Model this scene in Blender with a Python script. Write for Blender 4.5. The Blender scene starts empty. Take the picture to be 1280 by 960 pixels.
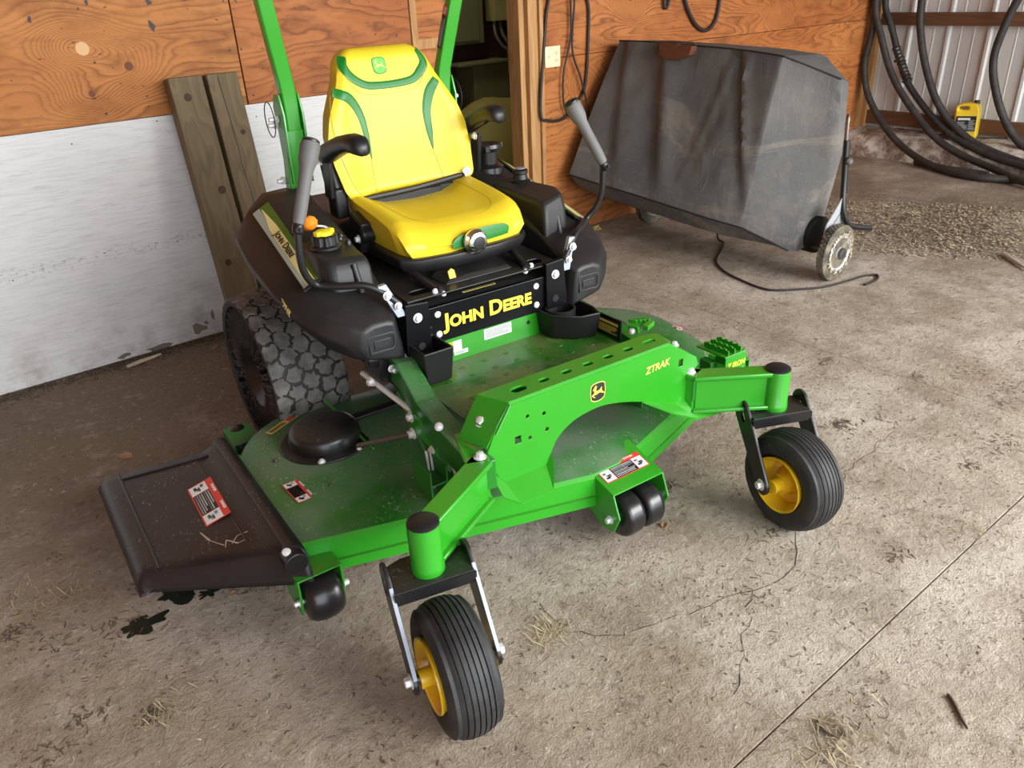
import bpy, bmesh, math, random
from mathutils import Vector, Matrix, noise
random.seed(7)
S = bpy.context.scene
COL = S.collection
PI = math.pi
# ------------------------------------------------------------------ camera
YAW, PITCH, ROLL, FPX = 0.656108, 0.474973, 0.0504127, 977.87
cam = bpy.data.cameras.new('camera'); cam_o = bpy.data.objects.new('camera', cam); COL.objects.link(cam_o)
cam.sensor_width = 36; cam.lens = 36 * FPX / 1280; cam.clip_start = .05; cam.clip_end = 200
_f = Vector((math.sin(YAW)*math.cos(PITCH), math.cos(YAW)*math.cos(PITCH), -math.sin(PITCH)))
_r = Vector((math.cos(YAW), -math.sin(YAW), 0)); _d = _f.cross(_r)
_r2 = math.cos(ROLL)*_r + math.sin(ROLL)*_d; _d2 = -math.sin(ROLL)*_r + math.cos(ROLL)*_d
cam_o.matrix_world = Matrix(((_r2.x, -_d2.x, -_f.x, 0), (_r2.y, -_d2.y, -_f.y, 0), (_r2.z, -_d2.z, -_f.z, 1.5), (0, 0, 0, 1)))
S.camera = cam_o
# ------------------------------------------------------------------ world, lights, exposure
S.view_settings.view_transform = 'Standard'; S.view_settings.look = 'None'
S.view_settings.exposure = 0.0; S.view_settings.gamma = 1; S.view_settings.use_curve_mapping = False
w = bpy.data.worlds.new('sky'); S.world = w; w.use_nodes = True
wn = w.node_tree.nodes; bg = wn['Background']; bg.inputs[0].default_value = (.86, .93, 1, 1); bg.inputs[1].default_value = 4.6
def area(name, loc, tgt, sx, sy, power, col):
    l = bpy.data.lights.new(name, 'AREA'); l.shape = 'RECTANGLE'; l.size = sx; l.size_y = sy; l.energy = power; l.color = col
    o = bpy.data.objects.new(name, l); COL.objects.link(o); o.location = loc
    o.rotation_euler = (Vector(tgt) - Vector(loc)).to_track_quat('-Z', 'Y').to_euler(); return o
area('door_daylight', (4.0, -3.6, 2.9), (2.2, 1.6, .3), 5.5, 2.6, 620, (1, .975, .94))

area('inner_room_fill', (3.0, 4.5, 2.7), (3.6, 5.2, .6), .4, .4, 9, (1, .93, .75))  # added fill that brightens the room behind the doorway; no lamp known there

# ------------------------------------------------------------------ materials
class NT:
    def __init__(s, name):
        s.m = bpy.data.materials.new(name); s.m.use_nodes = True; s.t = s.m.node_tree; s.n = s.t.nodes; s.l = s.t.links
        s.b = s.n['Principled BSDF']; s.tc = s.n.new('ShaderNodeTexCoord')
    def link(s, a, b): s.l.new(a, b)
    def _set(s, sock, v):
        if hasattr(v, 'default_value') or hasattr(v, 'is_linked'): s.l.new(v, sock)
        else: sock.default_value = v
    def math(s, op, a, b=0, c=0, clamp=False):
        n = s.n.new('ShaderNodeMath'); n.operation = op; n.use_clamp = clamp
        for i, v in enumerate((a, b, c)): s._set(n.inputs[i], v)
        return n.outputs[0]
    def mapping(s, scale=(1, 1, 1), loc=(0, 0, 0), rot=(0, 0, 0), coord='Object'):
        n = s.n.new('ShaderNodeMapping'); s.l.new(s.tc.outputs[coord], n.inputs[0])
        n.inputs['Scale'].default_value = scale; n.inputs['Location'].default_value = loc; n.inputs['Rotation'].default_value = rot
        return n.outputs[0]
    def noise(s, scale, detail=4, rough=.55, vec=None, dist=0):
        n = s.n.new('ShaderNodeTexNoise'); n.inputs['Scale'].default_value = scale; n.inputs['Detail'].default_value = detail
        n.inputs['Roughness'].default_value = rough; n.inputs['Distortion'].default_value = dist
        s.l.new(vec if vec else s.tc.outputs['Object'], n.inputs['Vector']); return n.outputs[0]
    def voronoi(s, scale, vec=None, feature='F1'):
        n = s.n.new('ShaderNodeTexVoronoi'); n.feature = feature; n.inputs['Scale'].default_value = scale
        s.l.new(vec if vec else s.tc.outputs['Object'], n.inputs['Vector']); return n.outputs['Distance']
    def ramp(s, fac, stops):
        n = s.n.new('ShaderNodeValToRGB'); s.l.new(fac, n.inputs[0]); e = n.color_ramp.elements
        while len(e) < len(stops): e.new(.5)
        for i, (p, c) in enumerate(stops):
            e[i].position = p; e[i].color = (c, c, c, 1) if isinstance(c, (int, float)) else (*c, 1)
        return n.outputs[0]
    def mix(s, fac, a, b, mode='MIX'):
        n = s.n.new('ShaderNodeMix'); n.data_type = 'RGBA'; n.blend_type = mode
        s._set(n.inputs[0], fac)
        for i, v in ((6, a), (7, b)):
            if isinstance(v, tuple): n.inputs[i].default_value = (*v[:3], 1)
            else: s.l.new(v, n.inputs[i])
        return n.outputs[2]
    def xyz(s, vec=None):
        n = s.n.new('ShaderNodeSeparateXYZ'); s.l.new(vec if vec else s.tc.outputs['Object'], n.inputs[0]); return n.outputs
    def bump(s, h, strength=.3, dist=.005):
        n = s.n.new('ShaderNodeBump'); n.inputs['Strength'].default_value = strength; n.inputs['Distance'].default_value = dist
        s.l.new(h, n.inputs['Height']); s.l.new(n.outputs[0], s.b.inputs['Normal'])
    def col(s, c):
        s._set(s.b.inputs['Base Color'], (*c, 1) if isinstance(c, tuple) else c)
    def set(s, **k):
        for a, v in k.items(): s._set(s.b.inputs[a.replace('_', ' ')], v)
MATS = {}
def simple(name, c, rough=.5, metal=0, bumps=0, bscale=300, var=0, coat=0, spec=.5):
    t = NT(name)
    if var:
        f = t.noise(6, 5); f2 = t.ramp(f, [(.35, 0), (.7, 1)])
        t.col(t.mix(f2, tuple(x*(1-var) for x in c), tuple(min(1, x*(1+var)) for x in c)))
    else: t.col(c)
    t.set(Roughness=rough, Metallic=metal); t.b.inputs['Coat Weight'].default_value = coat; t.b.inputs['Specular IOR Level'].default_value = spec
    if bumps: t.bump(t.noise(bscale, 2), bumps, .001)
    MATS[name] = t.m; return t.m
def dusty(name, c, dust, rough=.35, amount=.5, speck=.6, metal=0, bumps=0, bscale=350, coat=0, scl=5, spec=.5):
    """paint or plastic carrying settled dust (on upward faces) and specks of clippings"""
    t = NT(name)
    g = t.n.new('ShaderNodeNewGeometry'); nz = t.n.new('ShaderNodeSeparateXYZ'); t.link(g.outputs['Normal'], nz.inputs[0])
    up = t.math('POWER', t.math('MAXIMUM', nz.outputs[2], 0.0), 3.0)
    f = t.ramp(t.noise(scl, 6, .65), [(.35, 0), (.75, 1)])
    k = t.math('MULTIPLY', t.math('MULTIPLY', f, amount), up, clamp=True)
    sp = t.ramp(t.noise(130, 3, .7, t.mapping((1, .6, 1), rot=(0, 0, .5))), [(.60, 0), (.68, 1)])
    sp = t.math('MULTIPLY', t.math('MULTIPLY', sp, t.ramp(t.noise(9, 3), [(.42, 0), (.62, 1)])), t.math('MULTIPLY', up, speck))
    base = t.mix(t.noise(3, 3), tuple(x*.85 for x in c), tuple(min(1, x*1.12) for x in c))
    cc = t.mix(k, base, dust); cc = t.mix(sp, cc, tuple(min(1, x*1.7+.05) for x in dust))
    t.col(cc); r = t.math('ADD', rough, t.math('MULTIPLY', k, .5), clamp=True)
    t.link(r, t.b.inputs['Roughness']); t.set(Metallic=metal); t.b.inputs['Coat Weight'].default_value = coat; t.b.inputs['Specular IOR Level'].default_value = spec
    if bumps: t.bump(t.noise(bscale, 2), bumps, .001)
    MATS[name] = t.m; return t.m
GREEN = (.022, .29, .012)
green = dusty('green_paint', GREEN, (.20, .24, .08), .28, .30, .35, coat=.3)
green_deck = dusty('green_paint_dusty_deck', (.012, .17, .014), (.19, .22, .17), .32, 1.0, 1.2, coat=.15, scl=3.5)
green_pan = dusty('green_floor_plate', (.020, .17, .012), (.22, .17, .08), .13, .75, .35, scl=7)
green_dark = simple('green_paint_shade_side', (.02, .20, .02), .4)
black_pl = dusty('black_textured_plastic', (.010, .010, .011), (.075, .062, .048), .45, .36, .15, bumps=.35, bscale=420)
black_chute = dusty('black_rubbery_plastic', (.009, .008, .009), (.055, .044, .038), .36, .40, 2.0, bumps=.1)
black_pt = dusty('black_gloss_paint', (.010, .010, .011), (.13, .11, .08), .3, .35, .5)
black_pn = simple('black_panel_paint', (.003, .003, .004), .35, bumps=.05, spec=.25)
black_sat = simple('black_satin', (.012, .012, .013), .4, var=.2)
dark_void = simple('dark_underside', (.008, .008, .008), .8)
grip = simple('grey_foam_grip', (.13, .13, .125), .62, var=.15, bumps=.1)
yellow = simple('seat_yellow_vinyl', (.74, .55, .025), .42, bumps=.18, bscale=500)
seatgreen = simple('seat_green_vinyl', (.008, .17, .018), .42, bumps=.1)
seam_m = simple('seat_seam_thread', (.48, .34, .02), .7)
yellow_pt = simple('yellow_wheel_paint', (.80, .50, .015), .3, coat=.3, var=.12)
yellow_dec = simple('yellow_decal', (.95, .78, .07), .45)
gold_dec = simple('gold_decal', (.62, .50, .12), .5)
cap_yellow = simple('yellow_cap_plastic', (.95, .78, .02), .4)
orange_pl = simple('orange_plastic', (.95, .28, .02), .4)
white_dec = simple('white_decal', (.72, .74, .74), .5)
grey_dec = simple('grey_print', (.30, .31, .33), .6)
black_dec = simple('black_print', (.015, .015, .015), .5)
red_dec = simple('red_decal', (.62, .05, .03), .5)
steel = simple('zinc_steel', (.72, .73, .73), .28, .12, var=.1)
steel_dk = simple('dark_steel', (.16, .15, .14), .45, .8, var=.3)
chrome = simple('chrome', (.75, .75, .75), .12, 1)
def rubber(name, c, d, am):
    t = NT(name); f = t.ramp(t.noise(14, 6, .7), [(.4, 0), (.7, 1)])
    t.col(t.mix(t.math('MULTIPLY', f, am), c, d)); t.set(Roughness=.62); t.bump(t.noise(180, 4), .15, .001); MATS[name] = t.m; return t.m
tyre = rubber('caster_rubber', (.012, .013, .015), (.10, .09, .08), .30)
tread_m = rubber('tread_rubber', (.07, .07, .065), (.26, .25, .22), .7)
tread_gap = rubber('tread_groove_rubber', (.010, .010, .010), (.05, .045, .04), .3)
web_m = rubber('web_rubber', (.010, .010, .011), (.05, .045, .04), .3)
hoppr = None

# ------------------------------------------------------------------ mesh helpers
class G:
    def __init__(s): s.b = bmesh.new(); s.mi = 0
    def f(s, vs):
        try: x = s.b.faces.new(vs); x.material_index = s.mi; return x
        except ValueError: return None
    def V(s, p): return s.b.verts.new(p)
    def box(s, c, d, rot=None, M=None):
        m = Matrix.Translation(c) @ (rot.to_4x4() if rot else Matrix.Identity(4))
        if M: m = M @ m
        vs = [s.V(m @ Vector((x*d[0]/2, y*d[1]/2, z*d[2]/2))) for x in (-1, 1) for y in (-1, 1) for z in (-1, 1)]
        for q in ((0, 1, 3, 2), (4, 6, 7, 5), (0, 4, 5, 1), (2, 3, 7, 6), (0, 2, 6, 4), (1, 5, 7, 3)): s.f([vs[i] for i in q])
        return s
    def hexa(s, bot, top):
        n = len(bot); a = [s.V(p) for p in bot]; b = [s.V(p) for p in top]
        s.f(a[::-1]); s.f(b)
        for i in range(n): s.f([a[i], a[(i+1) % n], b[(i+1) % n], b[i]])
        return s
    def prism(s, poly, z0, z1, M=None):
        g = lambda p, z: (M @ Vector((p[0], p[1], z))) if M else (p[0], p[1], z)
        return s.hexa([g(p, z0) for p in poly], [g(p, z1) for p in poly])
    def loft(s, rings, cap=True, closed=True):
        R = [[s.V(p) for p in r] for r in rings]; n = len(R[0])
        for a, b in zip(R, R[1:]):
            for i in range(n if closed else n-1): s.f([a[i], a[(i+1) % n], b[(i+1) % n], b[i]])
        if cap: s.f(R[0][::-1]); s.f(R[-1])
        return s
    def cyl(s, p0, p1, r, r2=None, n=16):
        return s.lathe([(r, 0), (r2 if r2 is not None else r, (Vector(p1)-Vector(p0)).length)], p0, Vector(p1)-Vector(p0), n)
    def lathe(s, prof, o, axis, n=24, cap=True):
        o = Vector(o); q = Vector(axis).normalized().to_track_quat('Z', 'Y').to_matrix()
        rings = [[o + q @ Vector((r*math.cos(2*PI*i/n), r*math.sin(2*PI*i/n), h)) for i in range(n)] for r, h in prof]
        return s.loft(rings, cap)
    def tube(s, pts, r, n=8, smooth=4, closed=False, rs=None):
        P = [Vector(p) for p in pts]
        if smooth > 1: P, rs = cat(P, smooth, closed, rs)
        m = len(P); up = None; rings = []
        for i, p in enumerate(P):
            t = (P[(i+1) % m] - P[i-1]) if closed or 0 < i < m-1 else (P[1]-P[0] if i == 0 else P[-1]-P[-2])
            t.normalize()
            if up is None: up = t.orthogonal().normalized()
            up = (up - t*up.dot(t)).normalized(); bi = t.cross(up); rr = rs[i] if rs else r
            rings.append([p + up*rr*math.cos(2*PI*k/n) + bi*rr*math.sin(2*PI*k/n) for k in range(n)])
        if closed: rings.append(rings[0])
        return s.loft(rings, not closed)
    def mesh(s, me, M):
        base = [s.V(M @ v.co) for v in me.vertices]
        for p in me.polygons: s.f([base[i] for i in p.vertices])
        return s
    def grid(s, fn, nu, nv, thick=None):
        v = [[s.V(fn(i/nu, j/nv)) for j in range(nv+1)] for i in range(nu+1)]
        for i in range(nu):
            for j in range(nv): s.f([v[i][j], v[i+1][j], v[i+1][j+1], v[i][j+1]])
        return v
    def build(s, name, mats, parent=None, bevel=0, seg=2, smooth=38, sub=0, merge=False, nrm=True):
        if merge: bmesh.ops.remove_doubles(s.b, verts=s.b.verts, dist=1e-5)
        if nrm: bmesh.ops.recalc_face_normals(s.b, faces=s.b.faces)
        me = bpy.data.meshes.new(name); s.b.to_mesh(me); s.b.free()
        for m in (mats if isinstance(mats, (list, tuple)) else [mats]): me.materials.append(m)
        if smooth is not None:
            me.shade_smooth(); me.set_sharp_from_angle(angle=math.radians(smooth))
        o = bpy.data.objects.new(name, me); COL.objects.link(o)
        if parent: o.parent = parent
        if bevel:
            md = o.modifiers.new('bevel', 'BEVEL'); md.width = bevel; md.segments = seg; md.limit_method = 'ANGLE'; md.angle_limit = math.radians(35); md.harden_normals = False
        if sub:
            md = o.modifiers.new('sub', 'SUBSURF'); md.levels = sub; md.render_levels = sub
        return o
def cat(P, k, closed=False, rs=None):
    out = []; ro = [] if rs else None; m = len(P)
    for i in range(m if closed else m-1):
        a, b, c, d = (P[(i-1) % m] if closed or i > 0 else P[0]), P[i], P[(i+1) % m], (P[(i+2) % m] if closed or i+2 < m else P[-1])
        for j in range(k):
            t = j/k; out.append(.5*((2*b) + (c-a)*t + (2*a-5*b+4*c-d)*t*t + (3*b-a-3*c+d)*t**3))
            if rs: ro.append(rs[i]*(1-t) + rs[(i+1) % m]*t)
    if not closed:
        out.append(P[-1].copy())
        if rs: ro.append(rs[-1])
    return out, ro
def curve_to_mesh(cu):
    o = bpy.data.objects.new('tmp', cu); COL.objects.link(o)
    bpy.context.view_layer.update()
    me = bpy.data.meshes.new_from_object(o.evaluated_get(bpy.context.evaluated_depsgraph_get()))
    bpy.data.objects.remove(o); return me
def plate_mesh(outer, holes=(), th=.006, bev=.001, smooth_outer=0):
    cu = bpy.data.curves.new('plate', 'CURVE'); cu.dimensions = '2D'; cu.fill_mode = 'BOTH'; cu.extrude = max(th/2-bev, .0002); cu.bevel_depth = bev; cu.bevel_resolution = 1; cu.offset = -bev
    for poly in [outer]+list(holes):
        sp = cu.splines.new('POLY'); sp.points.add(len(poly)-1); sp.use_cyclic_u = True
        for i, p in enumerate(poly): sp.points[i].co = (p[0], p[1], 0, 1)
    me = curve_to_mesh(cu); return me
def circ(x, y, r, n=16, ry=None, a0=0):
    return [(x+r*math.cos(2*PI*i/n+a0), y+(ry or r)*math.sin(2*PI*i/n+a0)) for i in range(n)]
def slot(x, y, l, r, ang=0, n=8):
    o = []
    for sgn in (1, -1):
        for i in range(n+1):
            a = -PI/2+PI*i/n + (0 if sgn > 0 else PI); o.append((sgn*l/2+r*math.cos(a), r*math.sin(a)))
    c, s_ = math.cos(ang), math.sin(ang); return [(x+c*p[0]-s_*p[1], y+s_*p[0]+c*p[1]) for p in o]
def text_mesh(s, size, bold=.0, shear=0, ext=.0004, sx=1, caps=None):
    cu = bpy.data.curves.new('t', 'FONT'); cu.body = s; cu.size = size; cu.offset = bold; cu.shear = shear; cu.extrude = ext; cu.align_x = 'CENTER'; cu.align_y = 'CENTER'; cu.resolution_u = 3
    if caps:
        cu.small_caps_scale = caps
        for i, ch in enumerate(s):
            if ch.islower(): cu.body_format[i].use_small_caps = True
    return curve_to_mesh(cu)
def frame(o, x, n):
    """matrix with origin o, local x along x, local z along n"""
    x = Vector(x).normalized(); n = Vector(n); n = (n - x*n.dot(x)).normalized(); y = n.cross(x)
    return Matrix(((x.x, y.x, n.x, o[0]), (x.y, y.y, n.y, o[1]), (x.z, y.z, n.z, o[2]), (0, 0, 0, 1)))
def tag(o, label, cat_, group=None, kind=None):
    o['label'] = label
    if cat_: o['category'] = cat_
    if group: o['group'] = group
    if kind: o['kind'] = kind
    return o
def thing(name, label, cat_, loc=(0, 0, 0), rz=0, group=None):
    o = bpy.data.objects.new(name, None); COL.objects.link(o); o.location = loc; o.rotation_euler = (0, 0, rz); o.empty_display_size = .1
    return tag(o, label, cat_, group)
def struct(o): o['kind'] = 'structure'; return o
def rotm(ax, a): return Matrix.Rotation(a, 3, ax)
def bolt(g, p, n, r=.009, h=.008, hexa=True):
    p = Vector(p); n = Vector(n).normalized()
    g.lathe([(r*1.5, 0), (r*1.5, .002)], p, n, 14)
    g.lathe([(r, 0), (r, h), (r*.7, h+.0015)], p + n*.002, n, 6 if hexa else 14)
def dome(g, p, n, r=.011, h=.006):
    g.lathe([(r, 0), (r*.92, h*.5), (r*.6, h*.87), (r*.2, h)], p, n, 14)
def label_plate(name, parent, M, w, h, base, rects, texts=(), label=None):
    """printed sticker: base sheet plus printed areas"""
    g = G(); mats = [base]
    g.prism([(-w/2, -h/2), (w/2, -h/2), (w/2, h/2), (-w/2, h/2)], 0, .0006, M)
    for (x0, y0, x1, y1, m) in rects:
        if m not in mats: mats.append(m)
        g.mi = mats.index(m); g.prism([(x0*w, y0*h), (x1*w, y0*h), (x1*w, y1*h), (x0*w, y1*h)], .0006, .0009, M)
    for (s_, x, y, size, rot, m) in texts:
        if m not in mats: mats.append(m)
        g.mi = mats.index(m); me = text_mesh(s_, size, size*.02, 0, .0002)
        g.mesh(me, M @ Matrix.Translation((x*w, y*h, .0011)) @ Matrix.Rotation(rot, 4, 'Z'))
    o = g.build(name, mats, parent, smooth=None)
    if label: o['label'] = label
    return o
def lines(x0, x1, y0, y1, n, m, seed=1, vert=False):
    rnd = random.Random(seed); out = []
    for i in range(n):
        a = y0 + (y1-y0)*(i+.2)/n; b = y0 + (y1-y0)*(i+.75)/n; e = x1 - (x1-x0)*rnd.choice((0, 0, .08, .3)); out.append((x0, a, e, b, m) if not vert else (a, x0, b, e, m))
    return out
# ================================================================== SETTING
WY = 3.78          # face of the plywood wall
# ---- plywood
def plywood(name, c0, c1, knots, seed):
    t = NT(name); xyz = t.xyz(); x, z = xyz[0], xyz[2]
    low = t.noise(1.0, 2, .5, t.mapping((.55, 1, 3.2), (seed, 0, 0)))
    wob = t.noise(1.0, 3, .5, t.mapping((2.2, 1, 9), (seed, 3, 0)))
    h = t.math('ADD', t.math('MULTIPLY', low, 1.1), t.math('MULTIPLY', wob, .16))
    for (kx, kz, s) in knots:
        dx = t.math('SUBTRACT', x, kx); dz = t.math('SUBTRACT', z, kz)
        r2 = t.math('ADD', t.math('MULTIPLY', t.math('MULTIPLY', dx, dx), 60), t.math('MULTIPLY', t.math('MULTIPLY', dz, dz), 130))
        h = t.math('ADD', h, t.math('MULTIPLY', t.math('POWER', 2.718, t.math('MULTIPLY', r2, -1)), s))
    h = t.math('ADD', h, t.math('MULTIPLY', z, .25))
    ring = t.math('FRACT', t.math('MULTIPLY', t.math('ADD', h, t.math('MULTIPLY', t.noise(1, 4, .65, t.mapping((6, 1, 22), (seed, 0, 5))), .022)), 23))
    ring = t.ramp(ring, [(0, .15), (.25, .0), (.62, .35), (.86, 1.0), (1.0, .15)])
    fine = t.noise(1.0, 3, .6, t.mapping((14, 1, 240)))
    big = t.ramp(t.noise(1.0, 4, .6, t.mapping((1.1, 1, 2.4), (seed*2, 0, 1))), [(.3, 0), (.72, 1)])
    col = t.mix(big, c0, c1); col = t.mix(t.math('MULTIPLY', t.math('MULTIPLY', ring, t.ramp(t.noise(1, 4, .6, t.mapping((2.5, 1, 3.5), (seed, 4, 2))), [(.3, .35), (.6, 1)])), .78), col, tuple(v*.38 for v in c1)); col = t.mix(t.math('MULTIPLY', t.ramp(t.noise(1, 6, .7, t.mapping((4, 1, 9), (seed, 7, 2))), [(.48, 0), (.68, 1)]), .55), col, tuple(v*.5 for v in c1))
    col = t.mix(t.math('MULTIPLY', t.math('SUBTRACT', fine, .45), .7, clamp=True), col, tuple(v*.55 for v in c1))
    fl = t.ramp(t.noise(1, 2, .5, t.mapping((38, 1, 60), (seed, 0, 0))), [(.70, 0), (.73, 1)])
    col = t.mix(t.math('MULTIPLY', fl, .8), col, (.05, .025, .012))
    t.col(col); t.set(Roughness=.62); t.b.inputs['Specular IOR Level'].default_value = .3; t.bump(ring, .12, .002); MATS[name] = t.m; return t.m
ply1 = plywood('plywood_orange', (.60, .255, .075), (.40, .135, .03), [(.78, 1.345, .5), (.95, 1.254, .4), (.78, 1.162, .45), (1.7, 1.35, .3)], 1.3)
ply2 = plywood('plywood_redder', (.50, .185, .052), (.33, .095, .022), [(4.0, 1.35, .4), (5.6, 1.2, .4)], 6.1)
ply3 = plywood('plywood_lower', (.56, .215, .062), (.39, .12, .028), [(3.75, .55, .5), (3.6, .9, .3)], 9.7)
def whiteboard():
    t = NT('white_painted_board')
    grain = t.noise(1, 4, .65, t.mapping((9, 1, 120)))
    st = t.ramp(t.noise(1, 4, .7, t.mapping((5, 1, 42))), [(.60, 0), (.68, 1)])
    z = t.xyz()[2]; nearfl = t.math('SUBTRACT', 1.0, t.math('MULTIPLY', z, 3.2), clamp=True)
    d = t.ramp(t.noise(5, 6, .7), [(.45, 0), (.7, 1)])
    c = t.mix(t.ramp(grain, [(.45, 0), (.72, .42)]), (.70, .71, .705), (.40, .40, .39))
    c = t.mix(t.math('MULTIPLY', st, .22), c, (.20, .18, .16)); band = t.math('SUBTRACT', 1.0, t.math('MULTIPLY', t.math('ABSOLUTE', t.math('SUBTRACT', z, .50)), 22), clamp=True); c = t.mix(t.math('MULTIPLY', band, t.ramp(t.noise(1, 4, .7, t.mapping((45, 1, 90))), [(.56, 0), (.64, .7)])), c, (.16, .15, .14))
    c = t.mix(t.math('MULTIPLY', t.math('MULTIPLY', nearfl, d), .75), c, (.24, .20, .16))
    x = t.xyz()[0]
    sm = t.math('MULTIPLY', t.math('SUBTRACT', 1.0, t.math('MULTIPLY', t.math('ABSOLUTE', t.math('SUBTRACT', x, 1.0)), 4.5), clamp=True), t.math('SUBTRACT', 1.0, t.math('MULTIPLY', z, 2.2), clamp=True))
    c = t.mix(t.math('MULTIPLY', sm, t.ramp(t.noise(8, 4), [(.3, .2), (.7, 1)])), c, (.17, .13, .085))
    t.col(c); t.set(Roughness=.55); t.bump(grain, .35, .002); MATS['white'] = t.m; return t.m
white_b = whiteboard()
def lumber(name, c0, c1, ax=2, seed=0):
    t = NT(name); sc = [26, 26, 26]; sc[ax] = 1.6
    n1 = t.noise(1, 4, .6, t.mapping(tuple(sc), (seed, seed, 0)))
    sc2 = [7, 7, 7]; sc2[ax] = .8
    n2 = t.noise(1, 2, .5, t.mapping(tuple(sc2), (seed, 0, seed)))
    ring = t.math('FRACT', t.math('MULTIPLY', t.math('ADD', n2, t.math('MULTIPLY', n1, .08)), 11))
    c = t.mix(n2, c0, c1); c = t.mix(t.math('MULTIPLY', t.ramp(ring, [(0, 0), (.8, 1), (1, 0)]), .45), c, tuple(v*.5 for v in c1))
    c = t.mix(t.math('MULTIPLY', t.ramp(n1, [(.5, 0), (.75, 1)]), .4), c, tuple(v*.45 for v in c1))
    t.col(c); t.set(Roughness=.7); t.bump(n1, .3, .002); MATS[name] = t.m; return t.m
stud_m = lumber('stud_lumber', (.62, .36, .14), (.42, .20, .065))
beam_m = lumber('aged_treated_beam', (.21, .155, .075), (.135, .095, .045), seed=3)
rail_m = lumber('girt_lumber', (.19, .085, .035), (.11, .045, .02), ax=1, seed=5)
def concrete():
    t = NT('dirty_concrete'); X = t.xyz(); x, y = X[0], X[1]
    n = t.noise(1.1, 5, .6); n2 = t.noise(5, 8, .72); n3 = t.noise(38, 6, .75, None, .6); n4 = t.noise(230, 3, .7); n5 = t.noise(12, 7, .75, None, .3)
    c = t.mix(t.ramp(n, [(.36, 0), (.62, 1)]), (.59, .53, .45), (.40, .335, .26))
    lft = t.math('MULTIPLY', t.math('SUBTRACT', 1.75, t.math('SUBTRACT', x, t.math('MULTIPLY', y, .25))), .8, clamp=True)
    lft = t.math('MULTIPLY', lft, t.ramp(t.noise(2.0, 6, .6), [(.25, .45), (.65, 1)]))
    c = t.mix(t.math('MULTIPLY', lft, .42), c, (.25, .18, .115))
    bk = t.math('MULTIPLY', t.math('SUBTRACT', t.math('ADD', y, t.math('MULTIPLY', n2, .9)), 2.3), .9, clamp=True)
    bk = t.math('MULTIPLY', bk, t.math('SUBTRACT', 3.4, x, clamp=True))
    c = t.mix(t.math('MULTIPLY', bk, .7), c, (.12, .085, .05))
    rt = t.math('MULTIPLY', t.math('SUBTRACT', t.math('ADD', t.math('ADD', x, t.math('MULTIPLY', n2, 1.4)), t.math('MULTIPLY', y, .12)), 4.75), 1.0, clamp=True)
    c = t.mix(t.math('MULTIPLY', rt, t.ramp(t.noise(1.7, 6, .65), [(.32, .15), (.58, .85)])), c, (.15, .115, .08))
    c = t.mix(t.math('MULTIPLY', t.ramp(n2, [(.46, 0), (.62, 1)]), .42), c, (.21, .165, .12)); c = t.mix(t.math('MULTIPLY', t.ramp(t.noise(1.9, 7, .7, t.mapping((1, 1, 1), (4, 7, 0))), [(.50, 0), (.60, 1)]), .45), c, (.24, .18, .12))
    c = t.mix(t.math('MULTIPLY', t.ramp(n2, [(.30, 1), (.44, 0)]), .40), c, (.62, .57, .50))
    c = t.mix(t.math('MULTIPLY', t.ramp(n5, [(.56, 0), (.64, 1)]), .45), c, (.16, .12, .085))
    c = t.mix(t.math('MULTIPLY', t.ramp(n3, [(.57, 0), (.63, 1)]), .60), c, (.12, .09, .062))
    c = t.mix(t.math('MULTIPLY', t.ramp(n3, [(.32, 1), (.42, 0)]), .45), c, (.66, .61, .53))
    c = t.mix(t.math('MULTIPLY', t.ramp(n4, [(.54, 0), (.66, 1)]), .40), c, (.14, .11, .085))
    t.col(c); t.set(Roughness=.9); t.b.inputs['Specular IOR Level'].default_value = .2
    hh = t.math('ADD', t.math('ADD', t.math('MULTIPLY', n2, 1.6), t.math('MULTIPLY', n3, 1.0)), t.math('ADD', t.math('MULTIPLY', n4, .30), t.math('MULTIPLY', n5, .9)))
    t.bump(hh, .7, .014); MATS['concrete'] = t.m; return t.m
conc = concrete()
joint_m = simple('joint_filler', (.36, .31, .25), .9)
curb_m = None
def curbmat():
    t = NT('whitewashed_curb'); n = t.noise(9, 6, .75)
    c = t.mix(t.ramp(n, [(.40, 0), (.60, 1)]), (.56, .52, .46), (.20, .14, .10)); t.col(c); t.set(Roughness=.9); t.bump(t.noise(25, 6, .7), .6, .01); return t.m
curb_m = curbmat()
def metalmat():
    t = NT('grey_metal_siding'); c = t.mix(t.noise(2, 4, .6, t.mapping((1, 3, .5))), (.48, .48, .46), (.66, .67, .66)); t.col(c); t.set(Roughness=.55, Metallic=.1)
    return t.m
siding = metalmat()

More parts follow.
